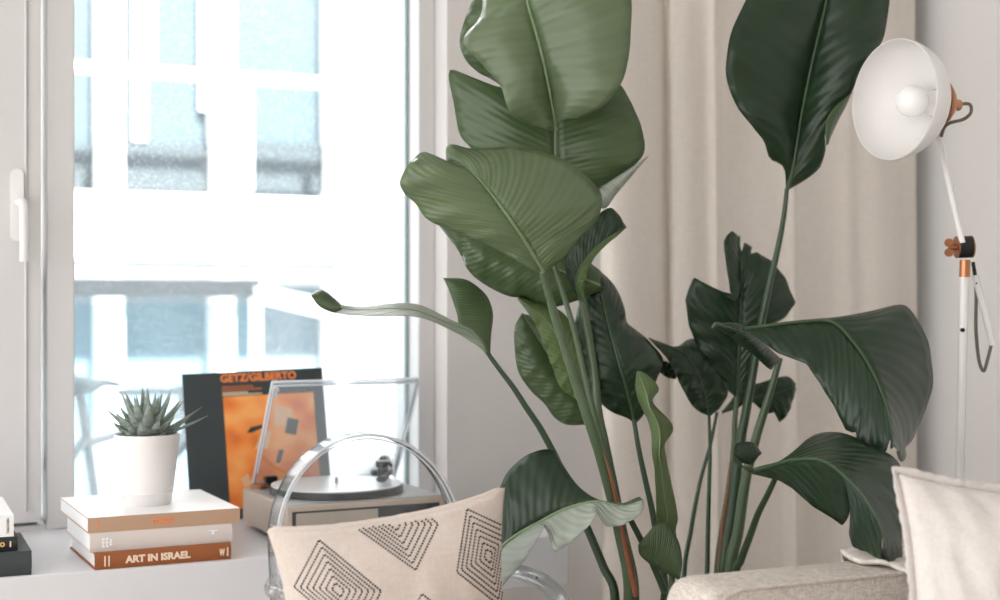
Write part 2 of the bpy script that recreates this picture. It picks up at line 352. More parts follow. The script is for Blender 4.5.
# ---------------------------------------------------------------- outside, seen through the pane
M_fac = mat('facade_white', '#f2f2f2', .8, var=.01)
M_blue = mat('blue_glazing', '#53626a', .25, var=.1, scale=3)
M_blue2 = mat('blue_glazing_lightened', '#76868e', .5, var=.08, scale=3)  # lighter copy of the glazing, offsets the slab's shade on the lower windows
M_blued = mat('panel_and_slab_shadow', '#3e484d', .4, var=.12, scale=8)
M_rail = mat('rail_white', '#f0f2f3', .5, var=.01)
M_steel = mat('rail_steel', '#71797d', .4, var=.02)
M_bal = clear('balustrade_glass', (.86, .94, .97, 1), .5, ior=1.4)
def outside():
    Y = 9.0
    def q(px, py, y): return Pyy(px, py, y)
    def pbox(m, px0, py0, px1, py1, y, dep):   # upright slab facing the room between two image points
        a, b = q(px0, py1, y), q(px1, py0, y); z0, z1 = a.z, b.z
        m.box((a.x, y, z0), (b.x, y + dep, z1)); return m
    b = thing('apartment_building', 'white apartment block with pale blue glazing across the courtyard', 'building', (q(200, 300, Y).x, Y, -4))
    xl, xr = q(-150, 0, Y).x, q(352, 0, Y).x
    w_ = MB().box((xl, Y + .35, -4), (xr, Y + 4, 6)); link('facade', w_, M_fac, b)
    for (p0, p1) in ((-20, 102), (122, 220), (234, 336)):
        g = MB(); pbox(g, p0, -90, p1, 200, Y + .32, .03); link('window', g, M_blue, b)
        g = MB(); pbox(g, p0, 146, p1, 190, Y + .25, .06); link('parapet_panel', g, M_blued, b)
        g = MB(); pbox(g, p0, 286, p1, 560, Y + .32, .03); link('window', g, M_blue2, b)
    for px0, px1 in ((101, 124), (219, 235), (336, 352)):
        g = MB(); a, c = q(px0, 0, Y - .05), q(px1, 0, Y - .05); g.box((a.x, Y - .05, -4), (c.x, Y + .4, 6)); link('column', g, M_fac, b)
    g = MB(); a = q(0, 258, Y - .45); c = q(0, 188, Y - .45); g.box((xl, Y - .45, a.z), (xr, Y + .36, c.z)); link('balcony_slab', g, M_fac, b)
    g = MB(); a = q(0, 264.5, Y - .47); c = q(0, 259, Y - .47); g.box((xl, Y - .47, a.z), (xr, Y - .44, c.z)); link('slab_shadow_strip', g, M_blued, b)  # dark strip standing in for the shadow line beneath the slab
    # white window bars inside the glazing
    for px, y0, y1, wd in ((140, -90, 140, 7), (152, -90, 60, 4), (206, -90, 110, 6), (330, -90, 190, 2)):
        g = MB(); pbox(g, px - wd, y0, px + wd, y1, Y + .22, .06); link('mullion', g, M_fac, b)
    r = MB(); z = q(200, 75, Y - .4).z; r.box((xl, Y - .42, z - .03), (xr, Y - .37, z + .03))
    link('handrail', r, M_rail, b)
    for px in (-60, 57, 112, 247, 342):
        p = q(px, 75, Y - .4); a = q(px, 190, Y - .4); link('rail_post', MB().box((p.x - .035, Y - .415, a.z), (p.x + .035, Y - .375, p.z - .03)), M_rail, b)
    # own balcony in front
    yb = 5.4
    struct('terrace', MB().box((-4, 3.46, -.12), (9, yb + .4, -.02)), mat('terrace_slab', '#dfe1e2', .8, var=.05))
    bl = thing('balcony_railing', 'glass balustrade with grey steel handrail outside the window', 'railing', (q(160, 300, yb).x, yb, -.02))
    a, c = q(-120, 291, yb), q(258, 284, yb); zr = c.z
    link('handrail', MB().box((a.x, yb - .03, zr - .05), (c.x, yb + .03, zr + .015)), M_steel, bl, bevel=.006)
    e = P(352, 304, 4.75); e2 = P(430, 327, 4.3)
    dirv = (e2 - c).normalized(); sd = Vector((dirv.y, -dirv.x, 0)).normalized() * .03
    st = c - Vector((0, 0, .02)); hx_ = []
    for zz in (-.05, .015): hx_ += [st + sd + Vector((0, 0, zz)), e2 + sd + Vector((0, 0, zz)), e2 - sd + Vector((0, 0, zz)), st - sd + Vector((0, 0, zz))]
    link('stair_rail', MB().hexa(hx_), M_rail, bl)
    for px in (-100, 62, 256):
        p = q(px, 290, yb); link('rail_post', MB().box((p.x - .025, yb - .02, -.02), (p.x + .025, yb + .02, zr - .05)), M_rail, bl)
    for p0, p1 in ((-98, 58), (66, 252)):
        A, B = q(p0, 0, yb), q(p1, 0, yb); link('glass_panel', MB().box((A.x, yb - .006, .05), (B.x, yb + .006, zr - .08)), M_bal, bl)
    # bicycle leaning on the balustrade
    sc = P(86, 384, 4.4); h = Vector((.75, .661, 0)); sd = Vector((.661, -.75, 0)); gz = -.02
    M_bf = mat('bicycle_frame', '#8f9aa0', .4); M_bt = mat('bicycle_tyre', '#5d666b', .8); M_sd = mat('saddle_grey', '#77858a', .7)
    bk = thing('bicycle', 'grey bicycle parked on the balcony outside the window', 'bicycle', (sc.x, sc.y, gz))
    at = lambda f, z, s=0: sc + h * f + sd * s + Vector((0, 0, gz + z - sc.z))
    sad = MB(); pts = [at(-.13, .84), at(-.08, .85), at(0, .845), at(.08, .85), at(.15, .84)]
    sad.tube(cr(pts, 5), [.045 + .04 * math.exp(-((i - 5) / 6) ** 2) - .0012 * i for i in range(21)], 14, flat=.45)
    link('saddle', sad, M_sd, bk)
    R = .33
    for f in (-.42, .62):
        m = MB(); m.tube([at(f, R) + (h * math.cos(t) + Vector((0, 0, 1)) * math.sin(t)) * (R - .02) for t in [2 * PI * i / 40 for i in range(41)]], .02, 8)
        wh = link('wheel', m, M_bt, bk)
        m = MB()
        for i in range(14):
            t = 2 * PI * i / 14; m.tube([at(f, R), at(f, R) + (h * math.cos(t) + Vector((0, 0, 1)) * math.sin(t)) * (R - .03)], .0015, 4)
        link('spokes', m, M_bf, wh)
    fm = MB()
    for a_, b_ in (((-.03, .83), (.08, .30)), ((.08, .30), (.51, .66)), ((-.0, .66), (.5, .72)), ((-.42, R), (.08, .30)), ((-.42, R), (0, .68)), ((.62, R), (.49, .76))):
        fm.tube([at(*a_), at(*b_)], .016, 8)
    link('frame', fm, M_bf, bk)
    hb_ = MB().tube([at(.34, .80, -.16), at(.44, .80, -.08), at(.52, .80, .06), at(.56, .80, .22)], .013, 8); hb_.tube([at(.49, .74), at(.48, .82)], .015, 8)
    link('handlebar', hb_, M_bf, bk)
outside()

# ---------------------------------------------------------------- books
def book(name, label, x0, x1, y0, y1, z0, z1, cover, rz=0, t=.0025, letter=None, hard=True, group=None, cov2=None):
    """spine faces the room (-y); the page block shows on the two ends and the back"""
    c = Vector(((x0 + x1) / 2, (y0 + y1) / 2, z0)); r = thing(name, label, 'book', c, group)
    R = lambda p: (Matrix.Rotation(rz, 3, 'Z') @ (Vector(p) - c)) + c
    m = MB()
    prof = [(y1, z0), (y0 + .004, z0), (y0 + .0008, z0 + .3 * (z1 - z0)), (y0, (z0 + z1) / 2), (y0 + .0008, z1 - .3 * (z1 - z0)), (y0 + .004, z1), (y1, z1), (y1, z1 - t), (y0 + .006, z1 - t), (y0 + .006, z0 + t), (y1, z0 + t)]
    if not hard: prof = [(y1, z0), (y0, z0), (y0, z1), (y1, z1), (y1, z1 - t), (y0 + t, z1 - t), (y0 + t, z0 + t), (y1, z0 + t)]
    n = len(prof)
    vs = [R((x, y, z)) for x in (x0, x1) for y, z in prof]
    m.add(vs, [(i, (i + 1) % n, n + (i + 1) % n, n + i) for i in range(n)])
    for s in (0, n):   # end faces as strips
        k = n // 2
        prs = [(0, 1, n - 2, n - 1), (1, 2, 9, n - 2), (2, 3, 8, 9)] if 0 else []
    # ends closed with thin quads: bottom board, spine, top board
    hi = n - 4
    for s in (0, n):
        m.f.append([s + 0, s + 1, s + n - 2, s + n - 1]); m.m.append(0)
        m.f.append([s + hi - 1, s + hi, s + hi + 1, s + hi - 2] if 0 else [s + hi - 2, s + hi - 1, s + hi, s + hi + 1]); m.m.append(0)
        m.f.append([s + i for i in range(1, hi - 1)] + [s + hi + 1, s + hi + 2]); m.m.append(0)
    link('cover', m, cover, r, sharp=30)
    ins = .004 if hard else .0006
    pb = MB().box((x0 + ins, y0 + (.006 if hard else t), z0 + t), (x1 - ins, y1 - ins, z1 - t)); pb.v = [R(p) for p in pb.v]
    link('page_block', pb, M_page, r)
    if letter:
        for nm, mm, items in letter:
            lm = MB()
            for (s, fx, fz, hh, ww, bold, vert) in items:
                o = R((x0 + fx, y0 - .0004, z0 + fz)); xd = R((x0 + fx + 1, y0, z0)) - R((x0 + fx, y0, z0))
                if vert: text(lm, s, o, Vector((0, 0, 1)), -xd, hh, ww, bold=bold)
                else: text(lm, s, o, xd, (0, 0, 1), hh, ww, bold=bold)
            link(nm, lm, mm, r, sharp=30)
    return r
M_tan = mat('tan_cloth', '#b8987f', .8, var=.04, scale=400); M_cream = mat('cream_cloth', '#d3c9c4', .75, var=.03, scale=400)
M_rust = mat('rust_cloth', '#95562f', .7, var=.05, scale=300); M_orange = mat('orange_foil', '#f08a4c', .5); M_foil = mat('pale_foil', '#ead3bd', .5)
M_silver = mat('silver_foil', '#f2f2f4', .4); M_dk = mat('charcoal_card', '#323a3c', .55, var=.05); M_bk2 = mat('black_cloth', '#1c2120', .6)
M_whcov = mat('white_cover', '#efeff0', .4, var=.01); M_ink = mat('dark_ink', '#57504c', .7); M_topw = mat('white_jacket', '#f0eeee', .5, var=.01)
z = Z0
book('book', 'rust brown book with pale spine title at the bottom of the stack', .360, .622, 2.705, 2.975, z, z + .032, M_rust, rz=.05, letter=[
    ('spine_title', M_foil, [('ART IN ISRAEL', .056, .009, .0145, .125, .05, 0)]), ('spine_rule', M_foil, [('|', .017, .006, .020, .0028, .05, 0)]), ('spine_rule', M_foil, [('|', .0245, .006, .020, .0028, .05, 0)]),
    ('spine_ornament', M_foil, [('W', .238, .008, .014, .011, .06, 0)]), ('spine_rule', M_foil, [('|', .253, .007, .017, .003, .05, 0)])])
z += .032
book('book', 'cream cloth book with silver spine marks in the middle of the stack', .352, .626, 2.713, 2.985, z, z + .036, M_cream, rz=.05, letter=[
    ('spine_title', M_silver, [('E', .022, .009, .018, .005, .05, 0)]), ('spine_title', M_silver, [('E', .029, .009, .018, .005, .05, 0)]), ('spine_title', M_silver, [('E', .036, .012, .012, .005, .05, 0)]), ('spine_emblem', M_silver, [('T', .226, .018, .009, .018, .06, 0)])])
z += .036
tb = book('book', 'tan spined book with orange title on top of the stack under the succulent', .349, .643, 2.722, 3.035, z, z + .029, [M_tan, M_topw], rz=.045, hard=False, letter=[
    ('spine_title', M_orange, [('TONAL', .118, .010, .009, .046, .05, 0)]), ('spine_rule', M_orange, [('l', .016, .009, .011, .002, .02, 0)])])
cv = [c for c in tb.children if c.name.startswith('cover')][0]
for p in cv.data.polygons:
    if abs(p.normal.z) > .9 and p.center.z > .02: p.material_index = 1
ZT = z + .029
# left pile
z = Z0
tag_ = book('book', 'large charcoal book lying at the left end of the bench', -.02, .254, 2.702, 2.93, z, z + .0445, M_dk); z += .0445
book('book', 'small black book with round gold seal between white and charcoal books', -.02, .2305, 2.715, 2.90, z, z + .026, M_bk2, letter=[('gold_seal', mat('gold', '#e0b070', .4), [('O', .219, .009, .009, .009, .06, 0)]), ('spine_mark', M_foil, [('i', .236, .008, .011, .003, .03, 0)])]); z += .026
book('book', 'white book with vertical dark spine lettering on top of the left pile', -.02, .224, 2.722, 2.99, z, z + .040, M_whcov, hard=False, letter=[('spine_lettering', M_ink, [('TASCHEN', .236, .006, .005, .028, .01, 1)])])

# ---------------------------------------------------------------- succulent in its pot
pc = P(147, 503.5, 2.82); pc.z = ZT
pot = thing('potted_succulent', 'spiky grey green succulent in a white ceramic pot on the book stack', 'potted plant', pc)
link('pot', MB().lathe([(0, 0), (.046, 0), (.0485, .004), (.0500, .022), (.0525, .024), (.0515, .027), (.0525, .03), (.064, .128), (.0655, .139), (.0635, .142), (.0605, .138), (.0595, .12), (0, .12)], pc), M_pot, pot, sharp=50)
link('soil', MB().lathe([(0, .129), (.03, .130), (.0596, .126), (.0596, .121), (0, .1205)], pc, n=24), M_soil, pot)
M_suc = leafmat('succulent_green', '#86938a', '#b3bcb5', .5, .12, '#8da98c', 25)
random.seed(4); sm = MB(); cc = pc + Vector((0, 0, .128))
k = 0
for ring, (cnt, el, ln, wd) in enumerate(((7, 78, .088, .024), (10, 58, .096, .028), (12, 38, .096, .031), (13, 18, .080, .034), (9, 5, .062, .036))):
    for i in range(cnt):
        az = 2 * PI * (i + .37 * ring + random.uniform(-.12, .12)) / cnt; e = math.radians(el + random.uniform(-7, 7)); L = ln * random.uniform(.78, 1.05); wd *= 1.0
        dr = Vector((math.cos(az) * math.cos(e), math.sin(az) * math.cos(e), math.sin(e))); sdv = Vector((-math.sin(az), math.cos(az), 0)); up = sdv.cross(dr) * -1
        o = cc + Vector((math.cos(az), math.sin(az), 0)) * .008 + Vector((0, 0, .002 * (5 - ring)))
        vs = []; nn = 9; ns = 8
        for a in range(nn):
            t = a / (nn - 1); wv = wd * .5 * (math.sin(PI * min(1, .28 + .72 * t)) ** .8 if t < 1 else 0.0) * (1 - .35 * t) + .0003
            ctr = o + dr * L * t + Vector((0, 0, 1)) * (.012 * t * t if el > 30 else .02 * t * t)
            for b in range(ns):
                q = 2 * PI * b / ns; vs.append(ctr + sdv * wv * math.cos(q) + up * wv * .45 * math.sin(q))
        fs = [(a * ns + b, a * ns + (b + 1) % ns, (a + 1) * ns + (b + 1) % ns, (a + 1) * ns + b) for a in range(nn - 1) for b in range(ns)]
        sm.add(vs, fs, 0, [(b / ns, a / nn) for a in range(nn) for b in range(ns)])
for ang, e, L in ((.12, 30, .125), (-.08, 18, .13)):   # two long shoots on the right
    dr = Vector((math.cos(ang) * CY, -math.sin(YAW) * math.cos(ang), math.sin(math.radians(e)))).normalized()
    p = [cc + dr * L * t + Vector((0, 0, .012 * t * t)) for t in (0, .25, .5, .75, 1)]
    sm.tube(cr(p, 4), [.010 * (1 - (i / 16) ** 1.5) + .0006 for i in range(17)], 8, flat=.5)
    for i in range(len(sm.v) - 17 * 8, len(sm.v)): sm.uv[i] = (.5, (i % 13) / 13)
link('rosette', sm, M_suc, pot, sharp=80)

# ---------------------------------------------------------------- record sleeve
MBR, MCR = mat('brown_print', '#a8603a', .6), mat('cream_print', '#d8c3a8', .6)
def sleeve():
    BLp, BRp = Vector((.650, 3.205, Z0 + .001)), Vector((.990, 3.205, Z0 + .001)); TLp, TRp = Vector((.6455, 3.29, .917)), Vector((.987, 3.29, .927))
    r = thing('record_sleeve', 'dark record sleeve with orange abstract panel leaning on the window pane', 'record sleeve', (.82, 3.22, Z0))
    nrm = (BRp - BLp).cross(TLp - BLp).normalized()
    S_ = lambda u, v, o=0: BLp.lerp(BRp, u).lerp(TLp.lerp(TRp, u), v) + nrm * o
    def slab(m, ring, o0, o1): m.prism([S_(u, v, o0) for u, v in ring], nrm * (o1 - o0))
    m = MB(); slab(m, [(0, 0), (1, 0), (1, 1), (0, 1)], -.004, 0); link('card', m, M_dk, r, bevel=.0008)
    m = MB(); slab(m, [(.272, .07), (.92, .07), (.92, .83), (.272, .83)], 0.0001, .0006)
    mo, t, b = nt('orange_print'); tc = N(t, 'ShaderNodeTexCoord'); nz = N(t, 'ShaderNodeTexNoise'); nz.inputs['Scale'].default_value = 14; nz.inputs['Detail'].default_value = 1
    t.links.new(tc.outputs['Object'], nz.inputs['Vector']); rp = N(t, 'ShaderNodeValToRGB'); e = rp.color_ramp.elements
    e[0].position = .3; e[0].color = lin('#d8692a'); e[1].position = .62; e[1].color = lin('#f6a860'); x = e.new(.46); x.color = lin('#ef8d3d')
    t.links.new(nz.outputs['Fac'], rp.inputs[0]); t.links.new(rp.outputs[0], b.inputs['Base Color']); b.inputs['Roughness'].default_value = .6
    pn = link('orange_panel', m, mo, r)
    MP = mat('pale_print', '#e0b48c', .6)
    for ring in ([(.47, .46), (.54, .60), (.60, .57), (.56, .46)], [(.62, .62), (.63, .76), (.76, .72), (.74, .60)], [(.38, .21), (.36, .27), (.41, .30), (.43, .23)], [(.82, .3), (.80, .42), (.88, .43)]):
        m = MB(); slab(m, ring, .0006, .0009); link('pale_patch', m, MP, pn)
    for ring in ([(.42, .575), (.45, .61), (.53, .625), (.54, .605), (.46, .575)], [(.69, .56), (.72, .665), (.80, .645), (.77, .54)], [(.61, .36), (.64, .45), (.675, .445), (.645, .36)]):
        m = MB(); slab(m, ring, .0009, .0012); link('dark_patch', m, M_dk, pn)
    ux = (BRp - BLp).normalized(); uz = (TLp - BLp).normalized()
    m = MB(); text(m, 'GETZ/GILBERTO', S_(.262, .928, .0008), S_(.81, .928, .0008) - S_(.262, .928, .0008), uz, .020, .185, bold=.035); link('title', m, M_orange, r)
    for v0, v1, u1, mm in ((.888, .902, .49, 0), (.868, .882, .55, 0), (.85, .859, .45, 1), (.836, .845, .55, 1)):
        m = MB(); slab(m, [(.27, v0), (u1, v0), (u1, v1), (.27, v1)], .0002, .0005); link('small_print', m, (MBR, MCR)[mm], r)
sleeve()

# ---------------------------------------------------------------- turntable
M_wood = mat('pale_wood', '#b8a696', .5, var=.12, scale=14); M_plate = mat('grey_deck', '#9a9b9c', .4, var=.03); M_acr = clear('acrylic', (.95, .97, .98, 1), .8, speck=.1, milk=.06); M_acre = clear('acrylic_edge', (.96, .98, 1, 1), 1.0, rough=.08, milk=.55)
def turntable():
    x0, y0, sx, sy, zb, zt = .757, 2.775, .362, .32, Z0 + .012, .667; rz = math.radians(2.5); pv = (x0, y0, 0)
    R = lambda x, y, z: (Matrix.Rotation(rz, 3, 'Z') @ Vector((x, y, 0))) + Vector((x0, y0, z))
    r = thing('turntable', 'wooden turntable with raised clear dust cover on the window bench', 'turntable', R(sx / 2, sy / 2, Z0))
    m = MB().hexa([R(0, 0, zb), R(sx, 0, zb), R(sx, sy, zb), R(0, sy, zb), R(0, 0, zt), R(sx, 0, zt), R(sx, sy, zt), R(0, sy, zt)]); link('plinth', m, M_wood, r, bevel=.003)
    for a, b in ((.04, .04), (sx - .04, .04), (.04, sy - .04), (sx - .04, sy - .04)):
        link('foot', MB().lathe([(0, 0), (.016, 0), (.018, .0125), (0, .0125)], R(a, b, Z0), n=20), M_black, r)
    m = MB().hexa([R(a, b, zz) for zz in (zt, zt + .002) for a, b in ((.006, .006), (sx - .006, .006), (sx - .006, sy - .006), (.006, sy - .006))]); link('deck', m, M_plate, r, bevel=.001)
    m = MB().hexa([R(a, b, zz) for zz in (zb + .012, zt - .016) for a, b in ((.02, -.003), (.20, -.003), (.20, .004), (.02, .004))]); link('front_plate', m, mat('plate_tan', '#a89b8e', .5), r, bevel=.001)
    m = MB().hexa([R(a, b, zz) for zz in (zb + .008, zt - .012) for a, b in ((.012, -.0015), (sx - .02, -.0015), (sx - .02, .004), (.012, .004))]); link('front_recess', m, M_blackm, r)
    pc_ = R(.165, .158, zt + .002)
    pl_ = link('platter', MB().lathe([(0, 0), (.140, 0), (.146, .002), (.146, .014), (.144, .016), (0, .016)], pc_, n=64), M_blackm, r)
    mt = link('platter_mat', MB().lathe([(0, .016), (.143, .016), (.143, .0185), (0, .0185)], pc_, n=64), mat('frosted_mat', '#dcdfe2', .3), pl_)
    link('spindle', MB().lathe([(0, .0185), (.0035, .0185), (.0035, .03), (.001, .033), (0, .033)], pc_, n=12), M_plate, pl_)
    link('knob', MB().lathe([(0, 0), (.021, 0), (.021, .008), (.019, .010), (0, .010)], R(.03, sy - .03, zt + .002), n=28), M_copper, r)
    ta = R(.318, .265, zt + .002)
    a_ = link('tonearm_base', MB().lathe([(0, 0), (.030, 0), (.030, .006), (.014, .010), (.014, .034), (.019, .036), (.019, .05), (0, .052)], ta, n=24), M_blackm, r)
    m = MB().tube(cr([ta + Vector((.02, .05, .043)), ta + Vector((0, 0, .043)), R(.29, .15, zt + .043), R(.255, .10, zt + .036)], 6), .0048, 10)
    m.tube([ta + Vector((.012, .030, .043)), ta + Vector((.022, .055, .043))], .014, 14)
    hd = R(.255, .10, zt + .034); e = (hd - R(.29, .15, zt + .034)).normalized(); m.tube([hd - e * .012, hd + e * .028], [.009, .012], 10, flat=.6)
    link('tonearm', m, M_blackm, a_, sharp=50)
    m = MB(); q = R(.30, .20, zt + .002); m.tube([q, q + Vector((0, 0, .045))], .004, 8); m.tube([q + Vector((-.012, 0, .045)), q + Vector((.012, 0, .045))], .007, 8); link('arm_rest', m, M_blackm, r)
    # raised dust cover: shallow open box hinged on the back edge
    an = math.radians(58); Lh = .277; wz = Vector((0, 0, 1)); fw = R(0, -1, 0) - R(0, 0, 0); up = wz * math.sin(an) + fw * math.cos(an); nr = fw * math.sin(an) - wz * math.cos(an); ex = R(1, 0, 0) - R(0, 0, 0)
    hz = zt + .012; O = R(.020, sy - .012, hz); W = sx - .022; dp = .016
    C_ = lambda u, v, n: O + ex * W * u + up * Lh * v + nr * n
    def slab(m, c0, c1):
        (u0, v0, n0), (u1, v1, n1) = c0, c1; m.hexa([C_(u0, v0, n0), C_(u1, v0, n0), C_(u1, v1, n0), C_(u0, v1, n0), C_(u0, v0, n1), C_(u1, v0, n1), C_(u1, v1, n1), C_(u0, v1, n1)])
    m = MB(); slab(m, (0, 0, 0), (1, 1, .003)); cvr = link('dust_cover', m, M_acr, r); cvr['label'] = 'clear acrylic dust cover'
    m = MB(); slab(m, (0, 0, .003), (.008, 1, dp)); slab(m, (.992, 0, .003), (1, 1, dp)); slab(m, (.01, .991, .003), (.99, 1, dp))
    link('cover_skirt', m, M_acr, cvr)
    m = MB(); ed = [C_(0, 0, 0), C_(0, 1, 0), C_(1, 1, 0), C_(1, 0, 0)]
    for a_, b_ in zip(ed, ed[1:] + ed[:1]): m.tube([a_, b_], .0028, 8)
    m.tube([C_(0, .15, dp), C_(0, 1, dp)], .0018, 8); m.tube([C_(1, .15, dp), C_(1, 1, dp)], .0018, 8); m.tube([C_(0, 1, dp), C_(1, 1, dp)], .0018, 8)
    link('cover_rim', m, M_acre, cvr)
    for u in (.12, .88): m = MB(); c = C_(u, 0, 0); m.hexa([c + ex * a + wz * zz + fw * b for zz in (-.012, .014) for a, b in ((-.014, .012), (.014, .012), (.014, -.008), (-.014, -.008))]); link('hinge', m, M_blackm, r, bevel=.002)
    m = MB()
    for v in (.935, .885): c = C_(.03, v, .0035); m.tube([c, c + nr * .004], .006, 14)
    link('cover_bumper', m, M_white, cvr)
turntable()

# ---------------------------------------------------------------- clear chair
M_gh = clear('clear_polycarbonate', (.965, .975, .98, 1), .7, rough=.015, ior=1.5, milk=.02); M_ghe = clear('clear_polycarbonate_thick', (.95, .97, .98, 1), .9, rough=.04, ior=1.45, milk=.12)
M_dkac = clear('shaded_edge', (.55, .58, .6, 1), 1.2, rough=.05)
def chair():
    cx, cy = P(377, 500, 2.48).xy; rz = math.radians(4)
    r = thing('clear_chair', 'transparent acrylic armchair with rounded back in front of the window bench', 'chair', (cx, cy, 0))
    Rm = Matrix.Rotation(rz, 3, 'Z'); W_ = lambda x, y, z: Rm @ Vector((x, y, 0)) + Vector((cx, cy, z))
    zc, a, b = .655, .180, .190; tilt = .16
    bk = lambda x, z, y=0: W_(x, y + (z - .45) * tilt, z)
    n = 64
    # hoop: a flanged arch running backwards from the sheet, its sides going straight down to the seat
    def arch(k):
        return [(-a * k, .455 + (zc - .455) * i / 8) for i in range(8)] + [(-a * k * math.cos(PI * i / 40), zc + b * k * math.sin(PI * i / 40)) for i in range(41)] + [(a * k, zc - (zc - .455) * i / 8) for i in range(1, 9)]
    A0, A1 = arch(1.0), arch(.985); n = len(A0); vs = []; fs = []
    for (x, zz), (x1, z1) in zip(A0, A1):
        vs += [bk(x, zz, -.012), bk(x, zz, .036), bk(x1, z1, .036), bk(x1, z1, -.012)]
    for i in range(n - 1):
        for q in range(4): fs.append((i * 4 + q, i * 4 + (q + 1) % 4, i * 4 + 4 + (q + 1) % 4, i * 4 + 4 + q))
    fs += [(3, 2, 1, 0), tuple((n - 1) * 4 + q for q in range(4))]
    hp_ = link('back_hoop', MB().add(vs, fs), M_gh, r, sharp=50)
    m = MB().tube([bk(x, zz, -.012) for x, zz in arch(.992)], .0026, 8); link('front_rim', m, M_acre, hp_)
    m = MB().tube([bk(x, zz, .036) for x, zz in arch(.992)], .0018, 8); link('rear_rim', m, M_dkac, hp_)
    m = MB().tube([bk(x, zz, -.006) for x, zz in arch(.955)], .0016, 8); link('inner_rim', m, M_acre, hp_)
    m = MB(); m.prism([bk(x, zz, .006) for x, zz in arch(.96)], W_(0, .004, 0) - W_(0, 0, 0)); link('backrest', m, M_gh, r)
    st = [(-.20, .0), (.20, .0), (.24, -.42), (-.24, -.42)]
    ring = []
    for i in range(4):
        p, q = Vector(st[i] + (0,)), Vector(st[(i + 1) % 4] + (0,)); o_ = Vector(st[i - 1] + (0,))
        for t in range(6):
            s = t / 5; A = p + (o_ - p).normalized() * .04; B = p + (q - p).normalized() * .04; ring.append(A.lerp(p, s).lerp(p.lerp(B, s), s))
    m = MB(); m.prism([W_(p.x, p.y, .43) for p in ring], (0, 0, .022)); link('seat', m, M_gh, r, bevel=.003)
    for x, y, z1 in ((-.19, -.005, .43), (.19, -.005, .43), (-.215, -.39, .43), (.215, -.39, .43)):
        link('leg', MB().tube([W_(x * 1.02, y + (.05 if y > -.1 else 0), 0), W_(x, y, .2), W_(x, y, z1)], [.013, .017, .022], 8), M_ghe, r)
    for s in (-1, 1):
        p = cr([bk(s * a * 1.0, .60, .0), W_(s * .208, -.05, .600), W_(s * .217, -.14, .606), W_(s * .218, -.24, .598), W_(s * .214, -.29, .565), W_(s * .208, -.305, .50), W_(s * .205, -.30, .44)], 7)
        link('armrest', MB().tube(p, .017, 12, flat=.8), M_ghe, r)
chair()

# ---------------------------------------------------------------- cushions
class Pillow:
    def __init__(s, TL, TR, BR, BL, T, bow, rough=.0, seed=0, T2=None):
        s.c = (TL, TR, BR, BL); s.T = T; s.bow = bow; s.w = rough; s.seed = seed; s.roll = 0
        s.n = (BR - BL).cross(TL - BL).normalized() * 1.0   # towards the viewer side
    def __call__(s, u, v, side):   # u,v in -1..1 ; side +1 front, -1 back
        TL, TR, BR, BL = s.c
        uu = u * (1 - s.bow * (1 - v * v) * u * u); vv = v * (1 - s.bow * (1 - u * u) * v * v)
        p = BL.lerp(BR, (uu + 1) / 2).lerp(TL.lerp(TR, (uu + 1) / 2), (vv + 1) / 2)
        h = max(0, (1 - u ** 4) * (1 - v ** 4)) ** (.5 if side > 0 else .32) * (.55 + .45 * (1 - u * u) * (1 - v * v)) * s.T
        wr = 0
        if s.w:
            e = (1 - abs(u) ** 6) * (1 - abs(v) ** 6)
            wr = s.w * e * (noise.noise((u * 2.2 + s.seed, v * 1.1, side * 3.1)) + .6 * noise.noise((u * 6 + s.seed, v * 2.5 + u * 2, side * 2.)) + .5 * abs(noise.noise((u * 4 + v * 3, v * 1.4 - u, s.seed))))
        return p + s.n * side * (h + wr) + s.n * s.roll * max(0, v) ** 10 * (1 - u ** 4)
    def mesh(s, n=44):
        m = MB(); sg = lambda t: math.sin((t - .5) * PI) * .5 + (t - .5)   # denser towards the seams
        for side in (1, -1):
            m.grid(lambda a, b: s(max(-1, min(1, sg(a))), max(-1, min(1, sg(b))), side), n, n, flip=side < 0)
        return m
    def find(s, px, py):
        u = v = 0.
        for _ in range(25):
            x, y = proj(s(u, v, 1)); ex, ey = px - x, py - y; e = 1e-3
            xa, ya = proj(s(u + e, v, 1)); xb, yb = proj(s(u, v + e, 1))
            a, b, c, d = (xa - x) / e, (xb - x) / e, (ya - y) / e, (yb - y) / e; D = a * d - b * c
            if abs(D) < 1e-6: break
            u += max(-.25, min(.25, (ex * d - b * ey) / D)); v += max(-.25, min(.25, (a * ey - ex * c) / D))
            u = max(-1, min(1, u)); v = max(-1, min(1, v))
        x, y = proj(s(u, v, 1)); return (u, v) if abs(x - px) + abs(y - py) < 1.5 else None
M_pil = fabric('cushion_cotton', '#cdc2ba', '#bbafa6', 900, .4, .95, .25); M_thread = mat('black_thread', '#2a2523', .8)
